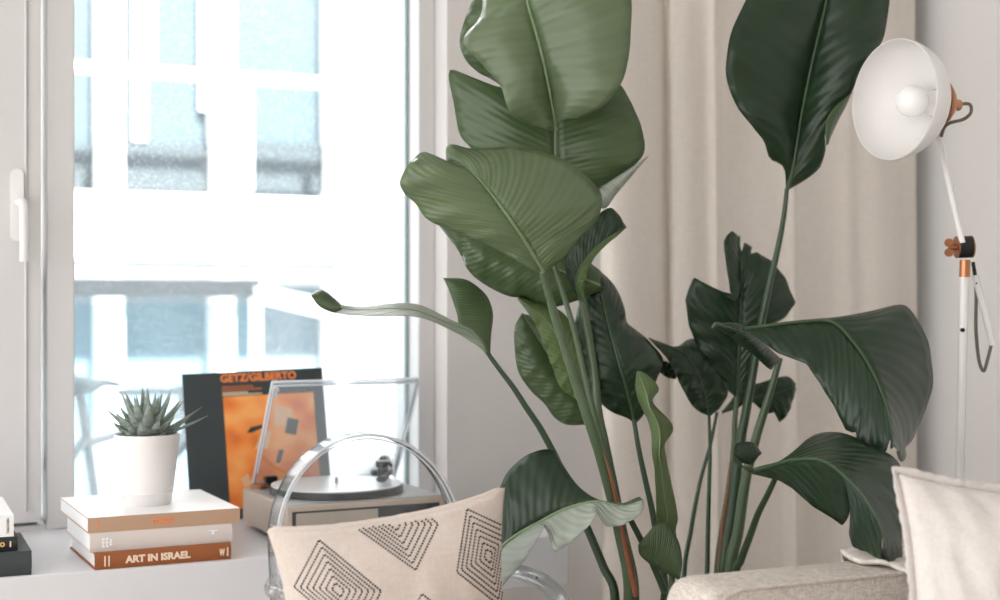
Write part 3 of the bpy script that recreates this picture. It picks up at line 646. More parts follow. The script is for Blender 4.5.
def cushion():
    dl, dr = 2.20, 2.30
    pw = Pillow(P(266, 529, dl - .04), P(505, 487, dr - .04), P(520, 690, dr - .0), P(289, 705, dl - .0), .074, .085, .005, 3); pw.roll = .026
    ctr = sum(pw.c, Vector()) / 4
    r = thing('throw_cushion', 'pale cushion with black stitched diamonds propped on the clear chair', 'cushion', (ctr.x, ctr.y, .452))
    link('cushion_cover', pw.mesh(), M_pil, r, merge=.0003, sharp=180)
    hm = [pw(t, .985, 1).lerp(pw(t, .985, -1), .5) for t in [-.985 + 1.97 * i / 40 for i in range(41)]]
    link('top_hem', MB().tube(hm, [.002] + [.0064 + .0012 * noise.noise((i * .5, 3, 1)) for i in range(39)] + [.002], 12), M_pil, r, sharp=180)
    m = MB(); nd = 0
    C4 = (468, 662)
    D = [((338, 590), (319, 540), (381, 591), (357, 640), (294, 587)), ((394, 524), (374, 474), (438, 524), (415.6, 570), (351, 524)), ((489, 556), (467, 509), (512, 530), (500, 606), (457, 572)), ((438, 640), (422, 594), (482, 640), (456, 690), (394, 640)),
         ((252, 640), (233, 590), (296, 640), (270, 690), (208, 640))]
    rings = 7
    for c, *vt in D:
        c = Vector(c); vt = [Vector(q) for q in vt]
        for k in range(1, rings + 1):
            s = k / rings; q = [c + (x - c) * s for x in vt]
            if q and k == rings: pass
            for i in range(4):
                a, b = q[i], q[(i + 1) % 4]; L = (b - a).length; cnt = max(1, int(L / 2.9))
                for j in range(cnt):
                    p0 = a.lerp(b, (j + .16) / cnt); p1 = a.lerp(b, (j + .76) / cnt); mid = (p0 + p1) / 2
                    if (c.x == 394 and mid.y < 527.5 - .12 * (mid.x - 354)) or mid.y > 645 or mid.x < 262 or mid.x > 512: continue
                    f0, f1 = pw.find(*p0), pw.find(*p1)
                    if not f0 or not f1 or abs(f0[0]) > .965 or abs(f0[1]) > .965: continue
                    A, B = pw(*f0, 1), pw(*f1, 1)
                    if (A - B).length > .02: continue
                    e = 1e-2; nn = (pw(f0[0] + e, f0[1], 1) - A).cross(pw(f0[0], f0[1] + e, 1) - A).normalized()
                    if nn.dot(pw.n) < 0: nn = -nn
                    t = (B - A).normalized(); sd = nn.cross(t) * .0015
                    m.add([A - sd, A + sd, B + sd, B - sd, A - sd * .6 + nn * .0011, A + sd * .6 + nn * .0011, B + sd * .6 + nn * .0011, B - sd * .6 + nn * .0011], [(4, 5, 6, 7), (0, 1, 5, 4), (1, 2, 6, 5), (2, 3, 7, 6), (3, 0, 4, 7)])
    link('embroidery', m, M_thread, r)['label'] = 'black stitched concentric diamonds'
cushion()
M_lin = fabric('washed_linen', '#dbd6d3', '#c9c0b9', 800, .4, .95, .35)
def linen_cushion():
    d = 2.02
    pw = Pillow(P(898, 473, d), P(1138, 480, d + .10), P(1130, 762, d - .02), P(905, 745, d - .10), .07, .13, .016, 8)
    ctr = sum(pw.c, Vector()) / 4
    r = thing('linen_cushion', 'off white linen cushion with frayed edge leaning in the sofa corner', 'cushion', (ctr.x, ctr.y, .42))
    link('cushion_cover', pw.mesh(60), M_lin, r, merge=.0003, sharp=180)
    # frayed flange around the seam
    m = MB(); ed = []
    for a in range(80):
        t = a / 20; s = int(t); f = (t - s) * 2 - 1
        ed.append(((f, 1), (1, -f), (-f, -1), (-1, f))[s])
    pts = []; 
    for k in range(480):
        a = k / 6; i = int(a) % 80; j = (i + 1) % 80; f = a - int(a)
        u = ed[i][0] + (ed[j][0] - ed[i][0]) * f; v = ed[i][1] + (ed[j][1] - ed[i][1]) * f; pts.append((u, v))
    vs = []; fs = []
    cu = Vector(((pw.c[1] - pw.c[0]).normalized())); cvv = (pw.c[0] - pw.c[3]).normalized()
    for k, (u, v) in enumerate(pts):
        b0 = pw(u, v, 1); mx = max(abs(u), abs(v)); ou = (u if abs(u) > .999 else u ** 15) ; ov = (v if abs(v) > .999 else v ** 15)
        o = (cu * ou + cvv * ov).normalized(); wv = .0007 * math.sin(k * .9) + .003 * noise.noise((k * .06, 0, 5)); wd = .0125 + .0022 * noise.noise((k * .12, 2, 1)) + .0007 * random.uniform(-1, 1)
        vs += [b0 - o * .004 - pw.n * .002, b0 + o * wd * .5 + pw.n * wv, b0 + o * wd + pw.n * (wv * 2.2)]
    n = len(pts)
    for k in range(n):
        j = (k + 1) % n; fs += [(k * 3, j * 3, j * 3 + 1, k * 3 + 1), (k * 3 + 1, j * 3 + 1, j * 3 + 2, k * 3 + 2)]
    o = link('frayed_edge', MB().add(vs, fs), M_lin, r, sharp=180); o.modifiers.new('t', 'SOLIDIFY').thickness = .0018
linen_cushion()

# ---------------------------------------------------------------- sofa and throw
M_sofa = fabric('sofa_weave', '#d8d1c9', '#8d7f73', 1500, .6, .95, .5)
AX0, AX1, AY0, AY1, AZ = 1.106, 2.06, 1.735, 1.88, .660
def sofa():
    r = thing('sofa', 'oatmeal woven fabric sofa with piped square arm at lower right', 'sofa', (1.6, 1.3, 0))
    am = MB(); rb, rf = .04, .008   # arm: crisp piped edge on the seat side, soft roll on the outside and the end
    def sec(k, x):   # closed section in y,z at one x
        e = k; o = [(AY0, .06), (AY0, AZ - rf - e)]
        o += [(AY0 + rf - rf * math.cos(t), AZ - e - rf + rf * math.sin(t)) for t in (.5, 1.0, 1.57)]
        o += [(AY0 + .06, AZ - e + .004), (AY1 - rb - e, AZ - e + .002)]
        o += [(AY1 - e - rb + rb * math.sin(t), AZ - e - rb + rb * math.cos(t)) for t in (.3, .6, .9, 1.2, 1.57)] + [(AY1 - e, .06)]
        return [Vector((x, y, z)) for y, z in o]
    rings_ = [sec(.034 * (1 - math.sin(t)), AX0 + .034 * (1 - math.cos(t))) for t in [PI / 2 * i / 6 for i in range(7)]] + [sec(0, x) for x in (1.3, 1.5, 1.7, 1.9, AX1)]
    k_ = len(rings_[0]); am.add([p for q in rings_ for p in q], [(i * k_ + j, i * k_ + (j + 1) % k_, (i + 1) * k_ + (j + 1) % k_, (i + 1) * k_ + j) for i in range(len(rings_) - 1) for j in range(k_)] + [tuple(range(k_)), tuple(reversed(range((len(rings_) - 1) * k_, len(rings_) * k_)))])
    link('arm', am, M_sofa, r, sharp=50)
    p = cr([(AX0 + .012, AY0 - .001, .10), (AX0 + .012, AY0 - .001, .40), (AX0 + .013, AY0 - .001, .60), (AX0 + .022, AY0 - .001, .640), (AX0 + .05, AY0 - .0, .6545), (AX0 + .14, AY0 - .0, .6585), (AX1 - .1, AY0, .659)], 8)
    link('piping', MB().tube(p, .0032, 8), M_sofa, r)
    link('backrest', MB().box((1.86, .55, .25), (2.06, AY0 - .002, .80)), M_sofa, r, bevel=.04, bseg=4)
    link('base', MB().box((AX0 + .02, .55, .08), (1.90, AY0 - .002, .28)), M_sofa, r, bevel=.015)
    link('seat_cushion', MB().box((AX0 + .01, .57, .282), (1.855, AY0 - .006, .42)), M_sofa, r, bevel=.04, bseg=4)
    for x, y in ((1.2, .62), (2.0, .62), (1.2, 1.85), (2.0, 1.85)): link('leg', MB().lathe([(0, 0), (.015, 0), (.024, .082), (0, .082)], (x, y, 0), n=16), M_wood, r)
sofa()
M_knit = fabric('knit_wool', '#e6e1da', '#9a8e83', 160, .55, .95, 1.0, aspect=1.6)
def throw():
    prof = [(AY1 + .014, .40), (AY1 + .014, .56), (AY1 + .012, .645), (AY1 - .012, AZ + .010), (AY1 - .05, AZ + .012), (AY0 + .05, AZ + .012), (AY0 + .01, AZ + .009), (AY0 - .014, .64), (AY0 - .016, .58), (AY0 - .02, .50), (AY0 - .022, .44)]
    c = resample(cr([Vector((0, y, z)) for y, z in prof], 5), 70); m = MB()
    def fn(a, b):
        p = c[round(b * 70)]; xl = 1.50 + .006 * math.sin(b * 23) - .075 * min(1, max(0, (b - .25) / .3)) + .42 * max(0, b - .56)
        x = xl + (1.84 - xl) * a; k = .004 * noise.noise((x * 60, b * 45, 0)) + .004 * math.sin(x * 90) * math.sin(b * 60)
        edge = .012 * max(0, 1 - abs(a - .06) * 14) * max(0, 1 - abs(b - .3) * 4)
        return Vector((x, p.y + (-abs(k) if b > .6 else abs(k)), p.z + abs(k) + edge))
    m.grid(fn, 60, 70)
    o = link('knit_throw', m, M_knit, None, (1.65, 1.82, .44), sharp=180); o.modifiers.new('t', 'SOLIDIFY').thickness = .007
    tag(o, 'white chunky knit throw draped over the sofa arm behind linen cushion', 'throw blanket')
throw()

# ---------------------------------------------------------------- floor lamp
def lamp():
    d = 2.75; q = lambda px, py, dd=d: P(px, py, dd)
    b0 = q(954, 600); foot = Vector((q(952, 600).x, q(952, 600).y, 0))
    r = thing('floor_lamp', 'white articulated floor lamp with copper joints beside the right wall', 'floor lamp', foot)
    link('base', MB().lathe([(0, 0), (.105, 0), (.11, .004), (.11, .016), (.105, .02), (.012, .022), (0, .022)], foot), M_white, r, sharp=50)
    top = q(964.5, 274)
    link('pole', MB().tube([foot + Vector((0, 0, .02)), top], .0088, 16), M_white, r)
    sc = q(962, 330, d - .009); vd = sc.normalized()
    link('set_screw', MB().tube([sc, sc - Vector((SY, CY, 0)) * .006], .0042, 12), M_black, r)
    link('collar', MB().tube([q(964.6, 277), q(965.2, 260)], .0105, 18), M_copper, r)
    c = q(964, 247); ax = Vector((CY, -SY, 0)) + Vector((0, 0, .04)); ax.normalize(); fwd = Vector((SY, CY, 0))
    jb = link('joint', MB().tube([c - ax * .0135, c + ax * .0135], .0215, 28), M_black, r, bevel=.0015)
    link('joint_washer', MB().tube([c + ax * .0135, c + ax * .0155], .0222, 28), M_copper, jb)
    link('joint_washer', MB().tube([c - ax * .0155, c - ax * .0135], .022, 28), M_copper, jb)
    link('joint_cap', MB().tube([c + ax * .0155, c + ax * .019], .0135, 24), mat('pale_copper', '#c9a894', .35, metal=.7), jb)
    wn = MB().tube([c - ax * .030, c - ax * .0155], .006, 12)
    for s in (-1, 1): wn.tube([c - ax * .030 + Vector((0, 0, s * .0095)) + fwd * .002, c - ax * .030 + Vector((0, 0, s * .0095)) - fwd * .004], .0085, 16)
    link('wing_nut', wn, M_copper, jb, sharp=50)
    a0 = q(938, 136, d + .012); a1 = q(962.5, 243, d - .018)
    link('upper_arm', MB().tube([a0, a1], .0058, 14), M_white, r)
    link('counter_arm', MB().tube([q(973, 262, d + .02), q(977, 284, d + .02)], .0035, 10), M_black, r); link('counter_arm', MB().tube([q(975, 275, d + .022), q(993, 345, d + .03)], .0066, 12), M_white, r)
    # shade: spun bowl with a straight lip, opening to the left and the room
    oc = q(893.5, 99.5, 2.66); th = math.radians(63); axis = (Vector((-CY, SY, 0)) * math.sin(th) + Vector((-SY, -CY, 0)) * math.cos(th)).normalized()
    Rr = .1145; prof = [(Rr, 0), (Rr + .0012, -.001), (.1125, -.02), (.101, -.046), (.071, -.078), (.043, -.1), (.030, -.109), (.028, -.109), (.028, -.107), (.041, -.098), (.069, -.076), (.099, -.045), (.111, -.02), (Rr - .001, 0), (Rr, 0)]
    sh = MB(); n = 64; a = axis.orthogonal().normalized(); b = axis.cross(a)
    smooth = cr([Vector((p[0], p[1], 0)) for p in prof], 3)
    vs = [oc + axis * p.y + (a * math.cos(2 * PI * j / n) + b * math.sin(2 * PI * j / n)) * p.x for p in smooth for j in range(n)]
    sh.add(vs, [(i * n + j, i * n + (j + 1) % n, (i + 1) * n + (j + 1) % n, (i + 1) * n + j) for i in range(len(smooth) - 1) for j in range(n)])
    link('lamp_shade', sh, M_white, r, sharp=60)
    link('bulb_socket', MB().lathe([(0, -.110), (.026, -.110), (.024, -.095), (.0195, -.09), (.019, -.074), (0, -.072)], oc, axis), M_white, r)
    bl = MB().lathe([(.0165, -.095), (.0165, -.078), (.020, -.072)] + [(.031 * math.sin(t), -.047 - .031 * math.cos(t)) for t in [.75 + (PI - .75) * i / 14 for i in range(15)]], oc, axis, n=36)
    link('light_bulb', bl, M_bulb, r, sharp=60)
    link('neck_cap', MB().lathe([(.0, -.1095), (.030, -.1095), (.047, -.1055), (.050, -.110), (.040, -.124), (.020, -.136), (.0, -.138)], oc, axis), M_copper, r, sharp=50)
    nk = oc - axis * .138
    br = MB().tube([nk + axis * .002, nk - axis * .03], .0115, 14); br.tube([nk - axis * .02 - Vector((0, 0, .012)), nk - axis * .02 + Vector((0, 0, .012))], .0035, 10)
    for s in (-1, 1): br.sphere(oc - axis * .117 + Vector((0, 0, s * .045)), .0055, n=10)
    for s in (1,): br.tube(cr([oc - axis * .122 + Vector((0, 0, .03)), oc - axis * .138 + Vector((0, 0, .026)), oc - axis * .140 + Vector((0, 0, .012))], 5), .0028, 8)
    br.tube(cr([oc - axis * .122 - Vector((0, 0, .02)), oc - axis * .145 - Vector((0, 0, .024)), oc - axis * .148 - Vector((0, 0, .004)), nk - axis * .018], 5), .0028, 8)
    link('neck_bracket', br, M_copper, r)
    kn = nk - axis * .018
    link('neck_arm', MB().tube(cr([kn - Vector((0, 0, .01)), q(950, 115, 2.73), a0], 5), [.0062, .0056], 12), M_white, r)
    link('power_cord', MB().tube(cr([nk - axis * .02, q(969, 104, 2.75), q(971, 112, 2.745), q(964, 119, 2.74), q(950, 123, 2.735), q(944, 128, 2.735), q(941, 137, 2.74)], 7), .0034, 8), M_cord, r)
    link('power_cord', MB().tube(cr([q(973, 262, d + .03), q(976, 290, d + .03), q(976, 330, d + .03), q(979, 360, d + .03), q(983.5, 371, d + .03), q(987, 362, d + .03), q(992, 342, d + .03)], 7), .0034, 8), M_cord, r)
lamp()

# ---------------------------------------------------------------- bird of paradise plants
LM = {
 'light': leafmat('leaf_sage', '#5a6a50', '#7f8d72', .26, .3, '#a9c070', 90, bump=.6),
 'mid': leafmat('leaf_mid', '#415538', '#5c6e4b', .32, .22, '#86a050', 90, bump=.5),
 'dark': leafmat('leaf_deep', '#1f3021', '#2f4630', .30, .16, '#5f8446', 58, spec=.4, bump=.7),
 'young': leafmat('leaf_young', '#566b3e', '#70834f', .40, .26, '#8ba352', 100),
 'under': leafmat('leaf_underside', '#9aa39a', '#c9cfca', .30, .3, '#b9c8a0', 60, .6),
}
M_rib = mat('midrib_green', '#6f8560', .4, var=.1); M_ribd = mat('midrib_dark', '#3c5238', .4, var=.1)
M_stem = mat('stem_green', '#46583d', .35, var=.25, scale=14); M_stemd = mat('stem_deep', '#30452f', .35, var=.25, scale=14); M_husk = mat('dry_husk', '#8a5236', .7, var=.3, scale=60)
M_terra = mat('planter_clay', '#cfc8c0', .7, var=.05)
def leaf(plant, Lp, Mp, Rp, dL, dM, dR, m='mid', mR=None, bulge=.02, rib=.0035, N_=56, K=9, slant=.18, seed=0, smooth=True, extra=(), ribmat=None, wave=.004, sR=True):
    """a blade lofted between its two margins and the midrib, base to tip; margins are given where they stand in the room"""
    def curve(pts, dd, sm):
        n = len(pts); dd = list(dd); v = []
        for i, p in enumerate(pts):
            t = i / max(1, n - 1) * (len(dd) - 1); k = min(int(t), len(dd) - 2); f = t - k
            v.append(P(p[0], p[1], dd[k] + (dd[k + 1] - dd[k]) * f))
        return resample(cr(v, 6) if sm else v, N_)
    L, M, R = curve(Lp, dL, smooth), curve(Mp, dM, True), curve(Rp, dR, smooth and sR)
    vw = Vector((SY, CY, 0)); mb = MB()
    def half(E, sgn, mi):
        def fn(a, b):
            i = round(b * N_); p = M[i].lerp(E[i], a); s = math.sin(PI * a)
            k = wave * math.sin(b * 31 + seed) * a * a + .5 * wave * math.sin(b * 67 + seed * 2 + a * 3) * a
            return p - vw * (bulge * s * min(1, (E[i] - M[i]).length / .08) + k)
        mb.grid(fn, K, N_, mi, lambda a, b: (.5 + sgn * .5 * a, b - slant * a), flip=sgn < 0)
    half(L, -1, 0); half(R, 1, 1 if mR else 0)
    mats = [LM[m], LM[mR or m]]
    for (A, B, dA, dB, mk) in extra:
        a_, b_ = curve(A, dA, True), curve(B, dB, True); mats.append(LM[mk])
        mb.grid(lambda a, b: a_[round(b * N_)].lerp(b_[round(b * N_)], a) - vw * .012 * math.sin(PI * a), 8, N_, len(mats) - 1, lambda a, b: (a, b - slant * a))
    o = link('leaf', mb, mats, plant, sharp=180)
    sd = o.modifiers.new('thickness', 'SOLIDIFY'); sd.thickness = .0006; sd.offset = 0
    if rib: link('midrib', MB().tube([p - vw * .0005 for p in M], [rib, rib * .25], 8), ribmat or (M_ribd if m == 'dark' else M_rib), o)
    return o
def stem(plant, pts, ds, r, m=None, name='petiole'):
    n = len(pts); ds = list(ds); v = []
    for i, p in enumerate(pts):
        if len(p) == 3: v.append(Vector(p)); continue
        t = i / (n - 1) * (len(ds) - 1); k = min(int(t), len(ds) - 2); v.append(P(p[0], p[1], ds[k] + (ds[k + 1] - ds[k]) * (t - k)))
    return link(name, MB().tube(cr(v, 8), r, 12), m or M_stem, plant)
def planter(r, c, rad, h):
    link('planter_pot', MB().lathe([(0, 0), (rad * .78, 0), (rad * .82, .01), (rad, h - .02), (rad * 1.03, h - .015), (rad * 1.03, h), (rad * .94, h), (rad * .92, h - .04), (0, h - .04)], c), M_terra, r, sharp=50)
    link('soil', MB().lathe([(0, h - .025), (rad * .5, h - .022), (rad * .925, h - .03), (rad * .90, h - .039), (0, h - .0395)], c, n=32), M_soil, r)

pA = Vector((1.335, 2.41, 0)); A = thing('bird_of_paradise_plant', 'taller bird of paradise plant with broad pale leaves beside the window', 'plant', pA, 'bird of paradise plants')
planter(A, pA, .145, .34)
sA = lambda dx, dy: tuple(pA + Vector((dx, dy, .33)))
# stems of the tall plant
stem(A, [(556, 128), (557, 160), (562, 205), (570, 252), (580, 290), (594, 366), (598, 410), (606, 450), (622, 530), (634, 596), sA(.02, .03)], (2.66, 2.72, 2.68), (.0045, .0115))
stem(A, [(541, 268), (548, 292), (555, 316), (570, 364), (591, 427), (604, 468), (620, 532), (630, 596), sA(-.02, -.02)], (2.50, 2.56, 2.62), (.0055, .0135))
stem(A, [(553, 262), (562, 290), (574, 330), (588, 390), (602, 445), (612, 490), (626, 560), (634, 600), sA(.0, .05)], (2.66, 2.66, 2.66), (.0045, .009))
stem(A, [(486, 351), (500, 370), (513, 387), (526, 407), (540, 428), (556, 458), (572, 494), (588, 530), (603, 566), (615, 600), sA(-.035, .0)], (2.62, 2.66, 2.66), (.0042, .0095), M_stemd)
stem(A, [(634, 420), (638, 445), (644, 474), (652, 510), (658, 545), (664, 600), sA(.06, .03)], (2.74, 2.72), (.0045, .008), M_stemd)
stem(A, [(628, 515), (640, 538), (652, 562), (664, 590), (668, 604), sA(.07, -.01)], (2.60, 2.64), (.0055, .008), M_stemd)
stem(A, [(603, 452), (609, 470), (616, 500), (624, 540), (636, 596)], (2.55, 2.575), (.001, .0055), M_husk, 'dry_sheath')
stem(A, [(672, 560), (672, 580), (670, 605), sA(.09, .02)], (2.58, 2.62), (.005, .008))
# leaves, base to tip
leaf(A, [(553, 132), (545, 129), (525, 122), (510, 112), (505, 100), (500, 85), (480, 62), (463, 40), (482, 12), (481, -30), (486, -110)],
     [(556, 130), (551, 100), (543, 60), (534, 25), (527, 0), (520, -40), (510, -110)],
     [(557, 130), (562, 120), (580, 118), (605, 105), (622, 82), (629, 55), (631, 25), (630, -10), (615, -60), (560, -130), (512, -112)], (2.66, 2.58, 2.62, 2.7), (2.66, 2.62, 2.60, 2.62), (2.66, 2.58, 2.58, 2.66), 'light', bulge=.022, rib=.0052, seed=1, slant=.06)
leaf(A, [(520, 100), (499, 84), (478, 72), (464, 57), (460, 36), (472, 0), (490, -60)], [(530, 100), (520, 50), (510, 0), (500, -62)], [(540, 100), (550, 50), (545, 0), (505, -62)], (2.80, 2.76, 2.8), (2.78, 2.78), (2.80, 2.80), 'mid', rib=.003, seed=2)
leaf(A, [(556, 215), (510, 190), (480, 160), (470, 147), (460, 135), (454, 105), (449.5, 70), (475, 81), (502, 90), (540, 80), (560, 60)],
     [(566, 222), (560, 185), (556, 150), (556, 110), (566, 56)], [(574, 222), (600, 188), (616, 180), (632, 167), (644, 153), (643, 133), (632, 104), (622, 87), (606, 74), (570, 56)], (2.72, 2.72, 2.74), (2.72, 2.70, 2.74), (2.72, 2.70, 2.76), 'mid', bulge=.02, rib=.004, slant=.10, seed=3,
     extra=[([(592, 194), (612, 180), (630, 168), (648, 156)], [(596, 206), (606, 208), (618, 192), (648, 157)], (2.69, 2.69), (2.68, 2.70), 'under')])
leaf(A, [(543, 272), (536, 272), (516, 260), (488, 246), (456, 232), (428, 220), (416, 204), (405, 194), (400, 182), (408, 165), (414, 158), (420, 153), (428, 153), (442, 166)],
     [(543, 272), (528, 246), (512, 222), (490, 192), (472, 172), (462, 168), (446, 167)],
     [(545, 272), (564, 258), (580, 238), (598, 218), (601, 194), (584, 174), (556, 156), (520, 147), (476, 149), (448, 145), (447, 166)], (2.50, 2.44, 2.40, 2.46), (2.50, 2.44, 2.42, 2.44), (2.50, 2.52, 2.50, 2.44), 'light', bulge=.018, rib=.0048, seed=4)
leaf(A, [(605, 290), (560, 306), (540, 305), (524, 298), (508, 296), (484, 284), (468, 270), (458, 250), (440, 227)], [(600, 285), (560, 270), (520, 252), (480, 236), (440, 227)], [(600, 270), (570, 250), (530, 235), (480, 225), (440, 226)], (2.74, 2.72), (2.72, 2.70), (2.74, 2.74), 'mid', rib=.003, seed=5)
leaf(A, [(578, 300), (566, 270), (572, 242), (590, 222), (608, 208), (618, 214), (626, 226)], [(580, 300), (576, 280), (586, 258), (604, 240), (626, 227)], [(582, 302), (585, 282), (592, 262), (604, 247), (616, 237), (627, 227)], (2.68, 2.66), (2.68, 2.64), (2.68, 2.60), 'dark', 'young', bulge=.01, rib=.0025, seed=6)
leaf(A, [(490, 353), (482, 340), (472, 330), (462, 325), (450, 319), (440, 314), (428, 308), (416, 304), (400, 303), (384, 304), (368, 306), (352, 306), (340, 304), (332, 297), (326, 292), (314, 293)],
     [(489, 354), (481, 342), (470, 333), (460, 328), (450, 324), (440, 320), (428, 315), (416, 311), (400, 309), (384, 309), (368, 310), (352, 310), (340, 308), (331, 304), (322, 300), (312, 296)],
     [(488, 357), (480, 348), (469, 341), (460, 335), (450, 330), (440, 325), (428, 320), (416, 317), (400, 316), (384, 316), (368, 316), (352, 315), (342, 314), (331, 312), (321, 307), (312, 297)], (2.62, 2.66, 2.62, 2.54), (2.62, 2.60, 2.55), (2.62, 2.54, 2.52), 'under', 'under', bulge=.004, rib=.0018, seed=7, wave=.002, N_=70,
     extra=[([(490, 354), (491, 334), (493, 314), (488, 298), (478, 287), (464, 279), (443, 278)], [(487, 352), (473, 335), (460, 327), (457, 314), (453, 302), (449, 290), (443, 278)], (2.62, 2.72, 2.70), (2.62, 2.66, 2.70), 'mid'), ([(312, 294), (316, 291), (322, 290), (330, 295), (340, 303)], [(312, 297), (318, 305), (326, 310), (335, 312), (342, 309)], (2.545, 2.545), (2.52, 2.53), 'mid')])
leaf(A, [(598, 424), (570, 425), (555, 418), (544, 403), (531, 391), (519, 373), (515, 352), (514.5, 328), (522, 313)], [(600, 420), (580, 395), (556, 365), (536, 335), (522, 313)], [(600, 400), (590, 370), (570, 345), (545, 322), (522, 313)], (2.82, 2.80, 2.78), (2.80, 2.78), (2.82, 2.80), 'mid', rib=.003, seed=8)
leaf(A, [(577, 400), (561, 388), (552, 367), (543, 343), (534, 322), (517, 298)], [(580, 396), (572, 370), (562, 346), (546, 320), (518, 298)], [(584, 392), (586, 362), (576, 330), (556, 308), (519, 297)], (2.74, 2.72), (2.74, 2.70), (2.74, 2.74), 'young', bulge=.008, rib=.0025, seed=9)
leaf(A, [(635, 424), (627, 418), (612, 412), (600, 402), (584, 380), (574, 340), (580, 300), (594, 268)], [(635, 424), (628, 395), (618, 360), (606, 315), (596, 268)], [(636, 424), (645, 412), (657, 379), (663, 364), (661, 355), (648, 340), (636, 330), (627, 322), (624, 307), (615, 286), (597, 268)], (2.76, 2.74, 2.78), (2.76, 2.72, 2.76), (2.76, 2.78, 2.80), 'dark', bulge=.015, rib=.004, seed=10)
leaf(A, [(668, 566), (662, 545), (657, 522), (656, 508), (656, 492), (654, 468), (652, 452), (652, 440), (649, 424), (644, 412), (639, 402), (636, 392), (635, 384), (637, 372)], [(672, 566), (669, 546), (667, 528), (667, 512), (664, 496), (661, 470), (659, 454), (660, 440), (658, 424), (650, 408), (647, 396), (644, 386), (641, 379), (638, 371)],
     [(676, 566), (677, 548), (676, 530), (678, 518), (674, 496), (670, 476), (666, 458), (665, 443), (673, 432), (670, 421), (653, 402), (659, 389), (648, 375), (639, 371)], (2.58, 2.52, 2.6, 2.58), (2.58, 2.56, 2.55, 2.58), (2.58, 2.60, 2.58), 'young', bulge=.008, rib=.0025, seed=11,
     extra=[([(679, 580), (664, 572), (650, 564), (640, 555), (638, 546)], [(680, 578), (682, 558), (676, 536), (660, 522), (638, 545)], (2.57, 2.55), (2.55, 2.55), 'mid')])
leaf(A, [(494, 556), (492, 530), (502, 482), (520, 460), (536, 451), (552, 450), (560, 460), (576, 484), (590, 497), (604, 501), (622, 503), (640, 497)], [(495, 558), (504, 545), (520, 533), (540, 522), (560, 511), (580, 504), (600, 501), (622, 506), (643, 500)],
     [(500, 590), (512, 574), (524, 563), (532, 548), (542, 531), (545, 524), (550, 540), (554, 553), (568, 545), (580, 536), (590, 524), (597, 514), (602, 522), (608, 528), (620, 526), (634, 519), (642, 513), (645, 504), (643, 498)], (2.48, 2.52, 2.46), (2.45, 2.43, 2.42), (2.40, 2.38, 2.42), 'dark', 'under', bulge=.010, rib=.0042, seed=12, sR=False, ribmat=M_rib,
     extra=[([(500, 545), (520, 540), (545, 522)], [(502, 572), (522, 560), (544, 524)], (2.47, 2.47), (2.47, 2.47), 'dark')])
stem(A, [(495, 557), (492, 580), (497, 625), (530, 700), (580, 745), sA(-.09, -.03)], (2.45, 2.48), (.006, .009), M_stemd)

pB = Vector((1.635, 2.50, 0)); B = thing('bird_of_paradise_plant', 'darker bird of paradise plant behind the sofa arm with arching leaves', 'plant', pB, 'bird of paradise plants')
planter(B, pB, .14, .34)
sB = lambda dx, dy: tuple(pB + Vector((dx, dy, .33)))
stem(B, [(787, 188), (784, 215), (778, 248), (769, 287), (761, 326), (753, 373), (746, 412), (740, 445), (732, 512), (724, 572), sB(.0, .0)], (2.86, 2.90, 2.92), (.0045, .013), M_stemd)
stem(B, [(780, 358), (772, 386), (764, 412), (756, 438), (746, 478), (738, 532), (731, 572), sB(.02, -.02)], (2.84, 2.88), (.0062, .014), M_stem)
stem(B, [(737, 396), (735, 420), (734, 448), (729, 490), (722, 536), (718, 572), sB(-.02, .02)], (2.96, 2.95), (.005, .010), M_stem)
stem(B, [(709, 414), (710, 452), (709, 490), (708, 530), (707, 574), sB(-.05, .0)], (2.94, 2.94), (.0035, .006), M_stemd)
stem(B, [(717, 412), (710, 446), (700, 482), (691, 530), (684, 580), sB(-.07, .02)], (3.02, 3.0), (.0035, .006), M_stemd)
stem(B, [(776, 477), (768, 494), (758, 514), (750, 536), (741, 560), (737, 578), sB(.03, -.04)], (2.62, 2.76, 2.84), (.0052, .009), M_stemd)
stem(B, [(752, 384), (744, 412), (740, 440), (732, 500), (726, 560), sB(.0, .05)], (3.02, 3.0), (.0035, .007), M_stemd)
stem(B, [(731, 455), (728, 490), (722, 530), (719, 570)], (2.93, 2.94), (.001, .004), M_husk, 'dry_sheath')
leaf(B, [(786, 190), (783, 167), (770, 158), (764, 141), (753, 128), (739, 110), (728, 84), (726, 62), (731, 33), (746, 0), (775, -60), (830, -130)], [(787, 190), (792, 172), (801, 117), (812, 62), (826.5, 0), (838, -60), (846, -130)],
     [(788, 190), (805, 180), (819, 169), (823, 161), (826, 148), (825, 136), (829, 120), (840, 105), (852, 92), (863, 66), (878, 48), (885, 33), (889, 0), (885, -60), (850, -130)], (2.86, 2.78, 2.74, 2.8), (2.86, 2.82, 2.80, 2.84), (2.86, 2.80, 2.76, 2.84), 'dark', bulge=.018, rib=.0045, seed=13,
     extra=[([(852, 92), (845, 108), (838, 121), (828, 143)], [(851, 93), (836, 106), (826, 122), (826, 146)], (2.79, 2.79), (2.75, 2.76), 'mid')])
leaf(B, [(736, 398), (724, 387), (713, 373), (698, 347), (689, 326), (685, 300), (689, 288), (694, 277), (715, 289), (735, 303), (737, 303), (730, 291), (726, 265), (724, 241), (727, 235), (732, 231)], [(737, 398), (738, 370), (739, 345), (740, 322), (741, 300), (742, 285), (741, 262), (738, 236)],
     [(738, 398), (750, 386), (762, 352), (772, 326), (785, 317), (796, 303), (785, 278), (772, 261), (757, 252), (750, 254), (752, 247), (744, 242), (743, 254), (740, 246), (740, 236)], (2.96, 2.92, 2.95), (2.96, 2.95, 2.98), (2.96, 2.98, 3.02), 'dark', bulge=.012, rib=.0035, seed=14, smooth=False, N_=80)
